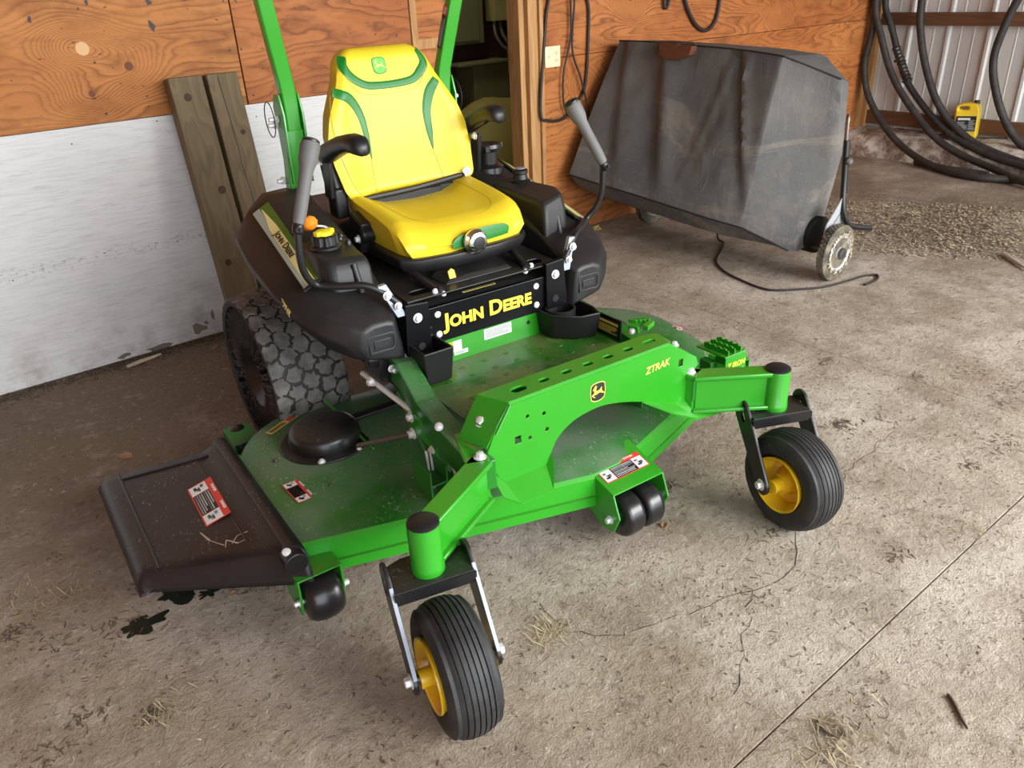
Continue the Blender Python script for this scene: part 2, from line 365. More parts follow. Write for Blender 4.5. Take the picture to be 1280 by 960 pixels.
# floor: base and the poured bays between the joints
g = G(); g.box((2.0, .4, -.12), (12, 9.2, .16)); floor = struct(g.build('floor', joint_m, smooth=None))
JX = 2.975
def bay(x0, x1, y0, y1, top):
    g = G(); n = 1
    g.box(((x0+x1)/2, (y0+y1)/2, top-.03), (x1-x0, y1-y0, .06)); return g.build('slab', conc, floor, bevel=.002, smooth=None)
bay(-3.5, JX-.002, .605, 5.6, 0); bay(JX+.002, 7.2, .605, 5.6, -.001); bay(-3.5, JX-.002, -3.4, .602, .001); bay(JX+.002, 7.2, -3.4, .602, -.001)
def crack(pts, w_):
    g = G(); rnd = random.Random(3)
    for (a, b) in zip(pts, pts[1:]):
        a = Vector((*a, .0012)); b = Vector((*b, .0012)); n = max(3, int((b-a).length/.03)); prev = a; nrm = Vector((-(b-a).y, (b-a).x, 0)).normalized()
        for i in range(1, n+1):
            p = a.lerp(b, i/n) + (nrm*rnd.uniform(-.012, .012) if i < n else Vector()); ww = w_*rnd.uniform(.4, 1.2)
            g.f([g.V(prev-nrm*ww), g.V(p-nrm*ww), g.V(p+nrm*ww), g.V(prev+nrm*ww)]); prev = p
    return g.build('floor_crack', dark_void, floor, smooth=None, nrm=False)

# back wall: studs behind, sheets in front
wall = bpy.data.objects.new('wall_back', None); COL.objects.link(wall); struct(wall)
def sheet(name, x0, x1, z0, z1, m, y=WY, th=.012, label=None):
    g = G(); g.box(((x0+x1)/2, y+th/2, (z0+z1)/2), (x1-x0, th, z1-z0)); o = g.build(name, m, wall, bevel=.0015, seg=1, smooth=None)
    if label: o['label'] = label
    return o
sheet('plywood_sheet', -3.5, -1.0, 1.045, 3.0, ply1); sheet('plywood_sheet', -.996, 1.438, 1.045, 3.0, ply1); sheet('plywood_sheet', 1.444, 2.365, 1.045, 3.0, ply2)
sheet('painted_board', -3.5, -.9, -.0, 1.043, white_b, WY-.004); sheet('painted_board', -.897, 2.365, 0, 1.043, white_b, WY-.004, label='lower wall board painted white, scuffed near the floor')
sheet('plywood_sheet', 3.26, 6.96, 1.083, 3.0, ply2); sheet('plywood_sheet', 3.26, 6.96, 0, 1.08, ply3)
g = G(); g.box((4.1, WY-.006, 2.1), (.004, .004, 1.9)); 
g.b.free()
for (sx, z0) in ((2.3, .0), (6.95, 0)):
    pass
def stud(x0, x1, y0, y1, name='stud', m=stud_m, z1=3.0, par=wall):
    g = G(); g.box(((x0+x1)/2, (y0+y1)/2, z1/2), (x1-x0, y1-y0, z1)); return g.build(name, m, par, bevel=.003, smooth=None)
stud(2.33, 2.37, WY+.014, WY+.11); stud(2.372, 2.41, WY-.002, WY+.11)
stud(3.105, 3.145, WY+.02, WY+.13); stud(3.147, 3.190, WY-.012, WY+.09); stud(3.192, 3.232, WY+.004, WY+.10); stud(3.234, 3.262, WY-.012, WY+.05)
stud(6.90, 7.0, WY-.02, WY+.12); stud(6.965, 7.03, WY-.06, WY-.021)
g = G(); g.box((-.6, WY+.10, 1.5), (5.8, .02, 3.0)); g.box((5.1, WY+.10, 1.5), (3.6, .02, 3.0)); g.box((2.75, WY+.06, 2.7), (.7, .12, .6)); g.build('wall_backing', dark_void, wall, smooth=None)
# nail heads, plug and knots of the sheets
g = G()
rnd = random.Random(11)
for x in (1.40, 1.47, .84, .25, 2.3, 3.3, 4.5, 5.7):
    for z in [1.08+.2*i for i in range(5)]: g.lathe([(.005, 0), (.004, .001)], (x+rnd.uniform(-.02, .02), WY-.0002, z), (0, -1, 0), 8)
for x in (.3, .65, 1.0, 1.45, 2.1):
    for z in (.99, .52): g.lathe([(.0032, 0), (.003, .001)], (x+rnd.uniform(-.02, .02), WY-.0042, z+rnd.uniform(-.05, .05)), (0, -1, 0), 8)
g.build('nail_heads', black_sat, wall, smooth=None)['kind'] = 'stuff'
g = G(); g.lathe([(.026, 0), (.026, .0008)], (.80, WY, 1.335), (0, -1, 0), 20); g.build('wood_plug', simple('plug_wood', (.70, .42, .2), .6), wall, smooth=None)['label'] = 'pale round plug set in the plywood'
g = G()
for (x, z, r) in ((.96, 1.254, .018), (.79, 1.162, .013)): g.lathe([(r, 0), (r*.8, .0008)], (x, WY, z), (0, -1, 0), 12)
g.build('knot', simple('knot_dark', (.16, .05, .02), .7), wall, smooth=None)
g = G()
for (x, z, a, l_) in ((.64, 1.45, .3, .014), (.86, 1.50, 0, .012), (1.1, 1.49, -.6, .018), (1.09, 1.40, 1.4, .04), (1.25, 1.5, .2, .016)):
    M = Matrix.Translation((x, WY-.0003, z)) @ Matrix.Rotation(a, 4, 'Y'); rr = [.7+.6*rnd.random() for i in range(9)]
    g.loft([[M @ Vector((l_*rr[i]*math.cos(2*PI*i/9)*.6, yy, .012*rr[i]*math.sin(2*PI*i/9))) for i in range(9)] for yy in (0, -.0006)])
g.build('pitch_mark', simple('pitch_dark', (.05, .035, .03), .6), wall, smooth=None)['label'] = 'dark pitch streaks near the top of the sheet'
# peeled paint and scuffs on the white board
g = G()
for (x, z, sx, sz) in ((.98, .05, .06, .025), (.78, .012, .09, .018), (1.06, .10, .015, .03), (1.02, .07, .02, .012), (.62, .02, .05, .012)):
    rr = [.6+.7*rnd.random() for i in range(11)]
    g.loft([[Vector((x+sx*.6*rr[i]*math.cos(2*PI*i/11), yy, z+sz*rr[i]*math.sin(2*PI*i/11))) for i in range(11)] for yy in (WY-.004, WY-.0046)])
g.build('peeled_patch', simple('bare_board', (.17, .14, .11), .8), wall, smooth=None)['label'] = 'grey patches where white paint has peeled'
g = G()
for i in range(9):
    g.box((1.205+.018*(i % 3)+rnd.uniform(-.003, .003), WY-.0045, .21+.016*(i//3)), (.012, .001, .008))
g.build('scuff_mark', simple('scuff', (.25, .23, .21), .8), wall, smooth=None)['kind'] = 'stuff'

# side wall on the right: curb, girts, ribbed metal siding
side = bpy.data.objects.new('wall_right', None); COL.objects.link(side); struct(side)
g = G()
def curbf(u, v):
    y = -3.4 + u*7.16; prof = [(6.74, 0), (6.76, .10), (6.83, .185), (6.98, .205), (7.2, .205)]; k = v*4; i = min(3, int(k)); a, b = prof[i], prof[i+1]; q = k-i
    x = a[0]+(b[0]-a[0])*q; z = a[1]+(b[1]-a[1])*q; d = .02*noise.noise(Vector((y*6, z*9, 1))) + .008*noise.noise(Vector((y*25, z*30, 4)))
    return (x+d, y, max(0, z+d*.6 if v > 0 else -.01))
g.grid(curbf, 260, 12); g.build('curb', curb_m, side, smooth=60)
g = G(); pts = []
y = -3.4
while y < 3.76:
    for (dy, dx) in ((0, 0), (.09, 0), (.094, -.003), (.10, -.003), (.104, 0), (.19, 0), (.194, -.003), (.20, -.003), (.204, 0), (.27, 0), (.282, -.020), (.302, -.020)):
        pts.append((7.06+dx, y+dy))
    y += .314
pts.append((7.06, 3.78))
a = [g.V((p[0], p[1], .2)) for p in pts]; b = [g.V((p[0], p[1], 3.0)) for p in pts]
for i in range(len(pts)-1): g.f([a[i], a[i+1], b[i+1], b[i]])
g.build('metal_siding', siding, side, smooth=None)
for z0, z1 in ((.235, .345), (1.03, 1.125), (2.0, 2.1)):
    g = G(); g.box((7.02, .18, (z0+z1)/2), (.06, 7.15, z1-z0)); g.build('girt', rail_m, side, bevel=.003, smooth=None)
# unseen remainder of the shed: left wall, ceiling, room behind the doorway
g = G(); g.box((-3.56, .2, 1.5), (.1, 7.4, 3.0)); struct(g.build('wall_left', ply3, smooth=None))
g = G(); g.box((1.8, .9, 3.06), (10.8, 5.9, .1)); struct(g.build('ceiling', rail_m, smooth=None))
inner = bpy.data.objects.new('wall_inner', None); COL.objects.link(inner); struct(inner)
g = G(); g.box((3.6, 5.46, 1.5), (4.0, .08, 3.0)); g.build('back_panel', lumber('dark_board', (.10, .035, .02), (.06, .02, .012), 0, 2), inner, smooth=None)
g = G(); g.box((2.55, 3.915, 1.5), (.27, .014, 3.0)); g.build('plywood_sheet', ply3, inner, smooth=None)
g = G(); g.box((2.55, 3.90, 1.22), (.27, .016, .05)); g.build('batten', stud_m, inner, smooth=None)
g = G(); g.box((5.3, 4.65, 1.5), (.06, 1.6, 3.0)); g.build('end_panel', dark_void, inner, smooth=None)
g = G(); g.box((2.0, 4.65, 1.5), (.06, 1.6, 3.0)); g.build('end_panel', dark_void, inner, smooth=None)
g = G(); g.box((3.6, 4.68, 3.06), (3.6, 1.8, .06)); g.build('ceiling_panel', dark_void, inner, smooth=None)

# ================================================================== THINGS AROUND
# electrical gear behind the doorway
obox = dusty('olive_enamel', (.20, .19, .085), (.28, .25, .12), .5, .4, 0)
ybox = simple('pale_yellow_enamel', (.50, .42, .16), .5, var=.1)
e = thing('electrical_cabinet', 'large olive metal cabinet mounted high behind the doorway', 'electrical box', (3.86, 5.42, 1.09))
g = G(); g.box((-.13, -.09, .33), (.42, .17, .66)); g.build('housing', obox, e, bevel=.004); g = G(); g.box((-.15, -.18, .33), (.36, .012, .62)); g.build('door', obox, e, bevel=.003)
e = thing('breaker_box', 'pale yellow breaker box with printed columns, top of the doorway', 'electrical box', (4.19, 5.42, 1.23))
g = G(); g.box((0, -.06, .2), (.19, .12, .4)); h = g.build('housing', ybox, e, bevel=.004)
g = G()
for i in range(12): g.box((.045, -.1215, .05+i*.022), (.018, .002, .010)); 
for i in range(6): g.box((-.03, -.1215, .15+i*.025), (.03, .002, .012))
g.build('printed_marks', black_dec, h, smooth=None)['kind'] = 'stuff'
e = thing('floor_cabinet', 'olive metal cabinet standing below the large one', 'electrical box', (3.86, 5.3, 0))
g = G(); g.box((.08, 0, .47), (.34, .24, .94)); g.build('body', obox, e, bevel=.004); g = G(); g.box((.0, -.02, .955), (.52, .30, .02)); g.build('lid', obox, e, bevel=.003)
e = thing('junction_box', 'narrow grey-green box hanging beside the breaker box', 'electrical box', (4.36, 5.42, 1.12))
g = G(); g.box((.02, -.05, .25), (.11, .10, .5)); g.build('housing', obox, e, bevel=.004); g = G(); g.box((.02, -.103, .25), (.09, .006, .46)); g.build('cover', obox, e, bevel=.002)
cond = simple('grey_conduit', (.24, .22, .15), .5)
for i, (pts, lab) in enumerate((([(4.13, 5.36, 1.24), (4.13, 5.34, 1.12), (4.22, 5.33, 1.02), (4.36, 5.33, 1.0), (4.7, 5.33, 1.02)], 'left grey conduit looping from the yellow breaker box'),
                       ([(4.19, 5.36, 1.24), (4.19, 5.34, 1.14), (4.26, 5.33, 1.05), (4.38, 5.33, 1.03), (4.7, 5.33, 1.06)], 'right grey conduit looping from the yellow breaker box'),
                       ([(4.29, 5.38, 1.6), (4.29, 5.38, 1.2), (4.27, 5.37, 1.0), (4.22, 5.34, .82), (4.13, 5.30, .62), (4.08, 5.28, .45)], 'long conduit running down past the breaker box'),
                       ([(4.07, 5.25, .46), (4.16, 5.24, .58), (4.3, 5.24, .66), (4.6, 5.24, .70)], 'lowest curved conduit above the olive tarp'))):
    g = G(); g.tube(pts, .013, 8, 6); tag(g.build('conduit', cond), lab, 'conduit', 'conduits behind the doorway')
tarp_m = dusty('olive_yellow_tarp', (.34, .27, .055), (.35, .28, .12), .6, .4, .2)
g = G()
def tarpf(u, v):
    x = 2.1+u*3.1; y = 4.15+v*1.1; h = .80*math.sin(PI*min(1, v*.85+.12))*min(1, .35+u*1.5) + .05*noise.noise(Vector((x*3, y*3, 0)))
    return (x, y, max(.003, h*(.95 if 0 < v < 1 else 0)))
g.grid(tarpf, 40, 20); tag(g.build('tarp', tarp_m), 'olive yellow tarp draped over a heap behind the doorway', 'tarp')
e = thing('folding_chair', 'small chair with grey tube frame and orange-brown seat inside the doorway', 'chair', (3.58, 4.28, 0))
g = G(); g.box((.10, 0, .60), (.26, .035, .02)); g.build('armrest', cond, e, bevel=.004)
for y_ in (0, .30):
  for x_ in (0, .24):
    g = G(); g.box((x_-.0, y_, .30), (.024, .024, .59)); g.build('leg', steel_dk, e, bevel=.003)
g = G(); g.box((.13, .15, .36), (.28, .30, .03)); g.build('seat', ply3, e, bevel=.006)

# leaning timbers
for i, (x0, x1, lab, th) in enumerate(((1.075, 1.222, 'left thick weathered beam leaning on the white wall board, knots showing', .075), (1.242, 1.382, 'right thick weathered beam leaning on the wall, cracked along its length', .06))):
    e = thing('wooden_beam', lab, 'beam', ((x0+x1)/2, 3.50, 0), 0, 'beams leaning on the wall'); a = math.atan2(.20, 1.2)
    g = G(); R_ = rotm('X', -a); g.box(Vector((0, 0, 0)) + R_ @ Vector((0, 0, .605)) + Vector((0, .02, .006)), (x1-x0, th, 1.20), R_); g.build('timber', beam_m, e, bevel=.005)
    n_ = R_ @ Vector((0, -1, 0)); g = G()
    for (kx, kz, r) in (((-.01, 1.12, .017), (.03, .72, .018), (-.03, .40, .015)) if i == 0 else ((.03, .95, .012), (0.02, .3, .014))):
        c_ = R_ @ Vector((kx, -th/2-.0003, kz)) + Vector((0, .02, .006)); g.lathe([(r, 0), (r*.8, .0012)], c_, n_, 14)
    g.build('knot', simple('beam_knot'+str(i), (.06, .03, .015), .8), e, smooth=None)
    if i == 1:
        g = G(); p0 = None; rnd = random.Random(5)
        for k in range(15):
            p = R_ @ Vector((-.022+.03*k/15+rnd.uniform(-.003, .003), -th/2-.0004, 1.19-.062*k)) + Vector((0, .02, .006))
            if p0: g.f([g.V(p0+Vector((-.0015, 0, 0))), g.V(p+Vector((-.0015, 0, 0))), g.V(p+Vector((.0015, 0, 0))), g.V(p0+Vector((.0015, 0, 0)))])
            p0 = p
        g.build('crack', dark_void, e, smooth=None)

# outlet plate
cream = simple('cream_plastic', (.78, .70, .45), .4)
e = thing('wall_outlet', 'cream two-gang switch and outlet plate on the plywood', 'outlet', (3.335, WY, 1.09))
me = plate_mesh([(-.06, -.058), (.06, -.058), (.06, .058), (-.06, .058)], (), .006, .002); g = G(); g.mesh(me, frame((0, -.004, 0), (1, 0, 0), (0, -1, 0))); g.build('face_plate', cream, e)
for z_ in (-.02, .02):
    g = G(); g.lathe([(.016, 0), (.0155, .002)], (.028, -.007, z_), (0, -1, 0), 18); o_ = g.build('receptacle', cream, e)
    g = G(); g.box((.022, -.0095, z_+.002), (.002, .001, .008)); g.box((.034, -.0095, z_+.002), (.002, .001, .007)); g.lathe([(.0025, 0), (.0025, .0008)], (.028, -.009, z_-.008), (0, -1, 0), 8); g.build('slots', black_dec, o_, smooth=None)
g = G(); g.box((-.03, -.008, 0), (.010, .004, .024)); g.box((-.03, -.012, .003), (.006, .010, .008)); g.build('switch', cream, e, bevel=.001)

# hanging cords
blkc = simple('black_cord', (.02, .016, .014), .6)
def cordw(px, x, name, lab, r, cat_, grp=None, mat=blkc): 
    g = G(); g.tube(px, r, 8, 8); return tag(g.build(name, mat), lab, cat_, grp)
cordw([(3.36, 3.765, 1.52), (3.30, 3.765, 1.38), (3.27, 3.765, 1.23), (3.22, 3.765, .80), (3.275, 3.762, .735), (3.40, 3.758, .73), (3.50, 3.762, .80), (3.59, 3.765, .90), (3.62, 3.765, 1.20), (3.61, 3.765, 1.38), (3.50, 3.765, 1.50), (3.46, 3.765, 1.60)], 0, 'extension_cord', 'thick black cord hanging in a loop beside the door stud', .009, 'cord', 'cords on the plywood')
cordw([(3.46, 3.75, 1.55), (3.462, 3.75, 1.38), (3.46, 3.75, 1.19), (3.40, 3.75, 1.0), (3.395, 3.75, .83), (3.43, 3.75, .75), (3.47, 3.75, .72)], 0, 'thin_cord', 'thin cord hanging nearest the outlet plate', .006, 'cord', 'cords on the plywood')
cordw([(3.49, 3.742, 1.55), (3.485, 3.742, 1.38), (3.465, 3.742, 1.12), (3.53, 3.742, .96), (3.585, 3.742, .80), (3.60, 3.742, .72)], 0, 'thin_cord', 'thin cord crossing over and hanging behind the lever grip', .006, 'cord', 'cords on the plywood')
cordw([(4.46, 3.76, 1.5), (4.50, 3.76, 1.33), (4.61, 3.76, 1.19), (4.735, 3.76, 1.14), (4.83, 3.76, 1.20), (4.86, 3.76, 1.33), (4.86, 3.76, 1.5)], 0, 'cable_loop', 'dark cable loop hanging above the grass bag', .012, 'cable')
cordw([(4.30, 3.76, 1.5), (4.29, 3.76, 1.34), (4.31, 3.76, 1.30), (4.335, 3.76, 1.34), (4.34, 3.76, 1.5)], 0, 'rope_end', 'short dark rope end hanging at the top of the plywood', .01, 'rope')
# black pull cord on the floor
cordw([(3.95, 2.96, .10), (3.93, 2.93, .02), (3.90, 2.86, .006), (3.62, 2.70, .006), (3.50, 2.55, .006), (3.44, 2.38, .006), (3.42, 2.21, .006), (3.52, 2.11, .006), (3.65, 2.03, .006), (3.83, 1.99, .006), (3.95, 1.97, .006), (4.0, 1.93, .006), (3.93, 1.895, .006), (3.82, 1.90, .006)], 0, 'pull_rope', 'thin black rope trailing on the floor from the grass bag', .006, 'rope')

# big hoses on the side wall
hose_m = rubber('hose_rubber', (.018, .017, .016), (.095, .082, .07), .38)
HG = 'black hoses hanging on the metal wall'
H = [([(6.86, 3.62, 1.62), (6.86, 3.70, 1.30), (6.85, 3.71, .97), (6.85, 3.73, .72), (6.83, 3.64, .48), (6.78, 3.42, .25), (6.70, 3.16, .10), (6.53, 2.82, .035), (6.42, 2.5, .032), (6.48, 2.28, .032), (6.7, 1.9, .032)], 'black hose lying lowest, nearest the wooden corner post', .027),
     ([(6.84, 3.6, 1.6), (6.84, 3.71, 1.23), (6.83, 3.60, .93), (6.82, 3.45, .65), (6.80, 3.23, .41), (6.75, 2.98, .22), (6.72, 2.75, .12), (6.62, 2.45, .065), (6.42, 2.15, .045), (6.3, 1.7, .04)], 'black hose passing in front of the other coils', .028),
     ([(6.90, 3.6, 1.6), (6.90, 3.66, 1.23), (6.90, 3.56, 1.0), (6.90, 3.44, .74), (6.90, 3.34, .58), (6.88, 3.13, .385), (6.84, 2.88, .225), (6.76, 2.55, .13), (6.66, 2.2, .09), (6.5, 1.8, .06)], 'black hose with a ragged tape wrapping on it', .026),
     ([(6.88, 3.36, 1.6), (6.88, 3.35, 1.22), (6.88, 3.32, 1.01), (6.87, 3.22, .74), (6.86, 3.08, .49), (6.86, 2.92, .32), (6.84, 2.68, .18), (6.75, 2.28, .10), (6.6, 1.9, .08)], 'black hose hanging straight down from above the girt', .029),
     ([(6.88, 2.45, 1.6), (6.86, 2.60, 1.30), (6.86, 2.68, 1.06), (6.86, 2.71, .80), (6.86, 2.63, .55), (6.86, 2.49, .32), (6.84, 2.30, .17), (6.7, 2.0, .10)], 'black hose hanging rightmost, right of the yellow jug', .029)]
for i, (pts, lab, r) in enumerate(H):
    t_ = thing('hose', lab, 'hose', pts[0], 0, HG) if i == 2 else None
    g = G(); o0 = Vector(pts[0]) if t_ else Vector(); g.tube([Vector(p)-o0 for p in pts], r, 12, 8)
    o_ = g.build('tube' if t_ else 'hose', hose_m, t_)
    if t_:
        g = G(); rnd = random.Random(4)
        for k in range(10):
            c0 = Vector((6.90, 3.50, .86)).lerp(Vector((6.90, 3.36, .62)), k/9) - o0; a_ = Vector((0, -.14, -.24)).normalized()
            g.lathe([(.028, -.018), (.036+rnd.uniform(-.003, .006), 0), (.029, .018)], c0, a_, 9)
            if k % 2: g.box(c0+Vector((-.035, rnd.uniform(-.02, .02), -.01)), (.012, .03, .02), rotm('X', rnd.uniform(0, 3)))
        g.build('tape_wrap', simple('tape_dark', (.03, .025, .02), .45), t_, smooth=None)
    else: tag(o_, lab, 'hose', HG)
g = G(); g.tube([(6.66, 3.06, .03), (6.56, 2.75, .03), (6.55, 2.45, .03)], .026, 10, 6); tag(g.build('hose', hose_m), 'short hose end lying behind the other hoses on the floor', 'hose', HG)

# yellow jug on the girt
jug_m = simple('yellow_jug_plastic', (.85, .60, .03), .35)
e = thing('jug', 'yellow handled plastic jug with a black label, sitting among the hoses', 'jug', (6.93, 2.83, .21), math.radians(-76))
me = plate_mesh([(-.082, 0), (.082, 0), (.088, .02), (.088, .21), (.080, .24), (.066, .262), (.03, .27), (-.045, .27), (-.075, .255), (-.088, .22), (-.088, .02)], [slot(-.03, .232, .045, .013)], .105, .014)
Mj = frame((0, 0, 0), (1, 0, 0), (0, -1, 0)) @ Matrix.Rotation(.05, 4, 'Z'); g = G(); g.mesh(me, Mj); g.build('body', jug_m, e, smooth=50)
g = G(); g.lathe([(.021, 0), (.021, .02), (.018, .024)], Mj @ Vector((.05, .262, 0)), (0, 0, 1), 18); g.build('cap', black_sat, e)
label_plate('paper_label', e, Mj @ Matrix.Translation((0, .105, .0535)), .145, .135, black_dec, [(-.5, -.5, .5, -.36, gold_dec)] + lines(-.42, .1, -.25, .2, 7, grey_dec) + [(-.4, .28, .2, .40, white_dec)] + lines(.14, .46, -.3, .3, 8, grey_dec, 3))

# floor debris ---------------------------------------------------------------
puddle = simple('oily_wet_patch', (.010, .013, .007), .45, spec=.2)
for (x, y, s, sd, lab) in ((.155, 1.905, .055, 2, 'dark oily puddle farthest from the mower, lower left'), (.285, 1.965, .060, 5, 'dark oily puddle along the edge of the black chute'), (.345, 1.905, .028, 8, 'small dark drip beside the chute puddle')):
    rnd = random.Random(sd); g = G(); n = 40
    rr = [s*(.75+.9*noise.noise(Vector((math.cos(2*PI*i/n)*1.6+sd, math.sin(2*PI*i/n)*1.6, sd)))+.12*rnd.random()) for i in range(n)]
    ring = lambda k, z: [(x+rr[i]*k*math.cos(2*PI*i/n)*1.25, y+rr[i]*k*math.sin(2*PI*i/n)*.8, z) for i in range(n)]
    g.loft([ring(1, .0), ring(.97, .0014)]); tag(g.build('oil_puddle', puddle), lab, 'puddle')
crack([(2.55, 1.06), (2.25, 1.05), (2.05, 1.0), (1.82, .98), (1.62, .88), (1.48, .90), (1.30, .80), (1.16, .72)], .0010)
crack([(1.02, 1.25), (1.00, 1.12), (1.10, 1.02), (1.32, .95), (1.48, .90)], .0009)
straw = simple('straw', (.38, .31, .19), .8, var=.3); twig = simple('twig_dark', (.09, .06, .04), .9); leafm = simple('dry_leaf', (.36, .21, .10), .8, var=.3); chip = simple('pale_chips', (.55, .46, .32), .9, var=.25)
def scatter(name, m, n, fn, lmin, lmax, wd, lab, seed, flat=.3, zbase=0.0):
    rnd = random.Random(seed); g = G()
    for i in range(n):
        x, y, z = fn(rnd); L_ = rnd.uniform(lmin, lmax); a = rnd.uniform(0, PI); t = rnd.uniform(-flat, flat)*.5
        d = Vector((math.cos(a), math.sin(a), 0))*L_/2; w_ = Vector((-math.sin(a), math.cos(a), 0))*wd*rnd.uniform(.6, 1.3); u = Vector((0, 0, wd*.8))
        c = Vector((x, y, z+zbase+wd*.5)); lift = Vector((0, 0, abs(t)*L_)); bend = w_*rnd.uniform(-3, 3)
        p = [g.V(c-d-w_), g.V(c-d+w_), g.V(c+bend+w_+u), g.V(c+bend-w_+u), g.V(c+d+w_+lift), g.V(c+d-w_+lift)]
        q = [g.V(c-d-u*.3), g.V(c+bend-u*.3), g.V(c+d-u*.3+lift)]
        g.f([p[0], p[1], p[2], p[3]]); g.f([p[3], p[2], p[4], p[5]]); g.f([p[1], q[0], q[1], p[2]]); g.f([p[2], q[1], q[2], p[4]]); g.f([q[0], p[0], p[3], q[1]]); g.f([q[1], p[3], p[5], q[2]])
    return tag(g.build(name, m, smooth=None, nrm=False), lab, 'debris', kind='stuff')
def anyfloor(r): return (r.uniform(-.6, 6.2), r.uniform(.05, 3.7), 0)
def nearf(r): return (r.uniform(-.4, 3.0), r.uniform(.1, 2.2), 0)
scatter('straw_bits', straw, 700, nearf, .006, .028, .0007, 'thin straw bits scattered over the concrete', 1)
scatter('straw_bits', straw, 600, anyfloor, .006, .03, .0010, 'straw bits scattered across the far floor', 2)
scatter('dirt_crumbs', twig, 1500, nearf, .003, .012, .0013, 'small dark crumbs scattered near the mower', 3)
scatter('dirt_crumbs', twig, 1200, anyfloor, .004, .016, .0016, 'small dark crumbs across the far floor', 4)
scatter('wood_chips', chip, 350, anyfloor, .004, .012, .0016, 'pale chips scattered across the floor', 6)
def tuft(cx, cy, s):
    def f(r): return (r.gauss(cx, s), r.gauss(cy, s*.8), max(0, r.gauss(0, .004)))
    return f
for i, (cx, cy, s, n, lab) in enumerate(((.30, 2.42, .04, 90, 'tuft of dry grass left of the chute'), (.12, 1.55, .05, 60, 'dry grass stems on the floor, lower left'), (.97, 1.15, .035, 90, 'small clump of grass clippings in front of the near caster wheel'), (.0, 2.2, .06, 50, 'thin dry grass near the left edge'), (1.22, .50, .05, 120, 'dry grass and bark clump at the bottom edge, right'), (2.2, .62, .05, 40, 'dry stems beside the floor joint'))):
    scatter('grass_tuft', straw, n, tuft(cx, cy, s), .02, .07, .0009, lab, 20+i, .6)
def heap(r):
    a = r.uniform(0, 2*PI); q = math.sqrt(r.random()); return (5.05+q*.75*math.cos(a)*1.0+q*.30*math.sin(a), 2.15+q*.62*math.sin(a)-q*.75*math.cos(a), r.uniform(0, .03)*(1-q))
scatter('hay_chaff', chip, 2600, heap, .008, .03, .0028, 'spread of pale hay chaff on the floor right of the grass bag wheel', 40, .5)
scatter('hay_chaff', straw, 1500, heap, .01, .045, .0022, 'straw-coloured chaff mixed through the heap on the right', 41, .6)
scatter('dark_chaff', twig, 1600, heap, .01, .03, .003, 'dark rotted chaff under the hay heap', 42, .3)
def corner(r): return (r.uniform(-.3, 1.1), 3.76-abs(r.gauss(0, .05)), 0)
scatter('wall_litter', twig, 900, corner, .006, .03, .002, 'dark litter gathered along the foot of the white wall', 44)
_rc = random.Random(77); CL = [(_rc.uniform(-.2, 3.2), _rc.uniform(.1, 2.2), _rc.uniform(.015, .06)) for i in range(70)]
def clump(r):
    c = r.choice(CL); return (r.gauss(c[0], c[2]), r.gauss(c[1], c[2]*.7), 0)
scatter('dark_clippings', twig, 1500, clump, .006, .026, .0014, 'dark curled clippings in small clumps over the near floor', 51, .5)
scatter('pale_clippings', straw, 600, clump, .006, .03, .0009, 'pale clippings mixed into the small clumps on the near floor', 52, .5)
# bark clump bottom edge
def leaf(x, y, s, rz, lab, curl=.5, m=leafm, name='dry_leaf'):
    g = G(); n = 9; 
    def lf(u, v):
        a = (u-.5)*s*2; wv = math.sin(PI*min(1, max(0, u*.96+.02)))*s*.6; b = (v-.5)*2*wv
        return (a, b, .002+curl*s*((b/s)**2*1.2+(a/s)**2*.25)+.004*noise.noise(Vector((a*90, b*90, rz))))
    g.grid(lf, 12, 6); o = g.build(name, m, nrm=False); md = o.modifiers.new('t', 'SOLIDIFY'); md.thickness = .0008
    o.location = (x, y, .001); o.rotation_euler = (0, 0, rz); return tag(o, lab, 'leaf')
leaf(1.52, 1.25, .018, .8, 'curled dry leaf on the floor below the centre rollers', .9)
leaf(.373, 2.85, .035, 2.2, 'flat tan leaf on the floor left of the rear wheel', .3)
leaf(.40, 1.85, .014, .3, 'small brown leaf just beyond the chute puddle', .8)
leaf(.98, 3.60, .03, 1.0, 'tan leaf at the foot of the wall beside the beams', .5)
leaf(1.24, .52, .035, 1.6, 'broken bark piece at the bottom edge of the floor', .8, simple('bark', (.20, .15, .10), .9, var=.3), 'bark_piece')
def stick(p0, p1, r, lab, m=None):
    g = G(); a, b = Vector(p0), Vector(p1); g.tube([a, a.lerp(b, .35)+Vector((.006, .004, 0)), a.lerp(b, .7)-Vector((.004, .003, 0)), b], r, 6, 3, rs=[r, r*1.2, r, r*.6]); tag(g.build('stick', m or chip), lab, 'stick')
stick((4.78, 1.62, .012), (4.60, 1.42, .012), .010, 'pale stick lying at the right edge of the hay chaff', simple('bleached_stick', (.5, .46, .42), .8))
stick((.60, 3.66, .01), (.76, 3.69, .012), .008, 'pale wood splinter at the foot of the white wall')
stick((1.52, .40, .006), (1.46, .33, .006), .004, 'dark twig on the floor at the bottom right', twig)
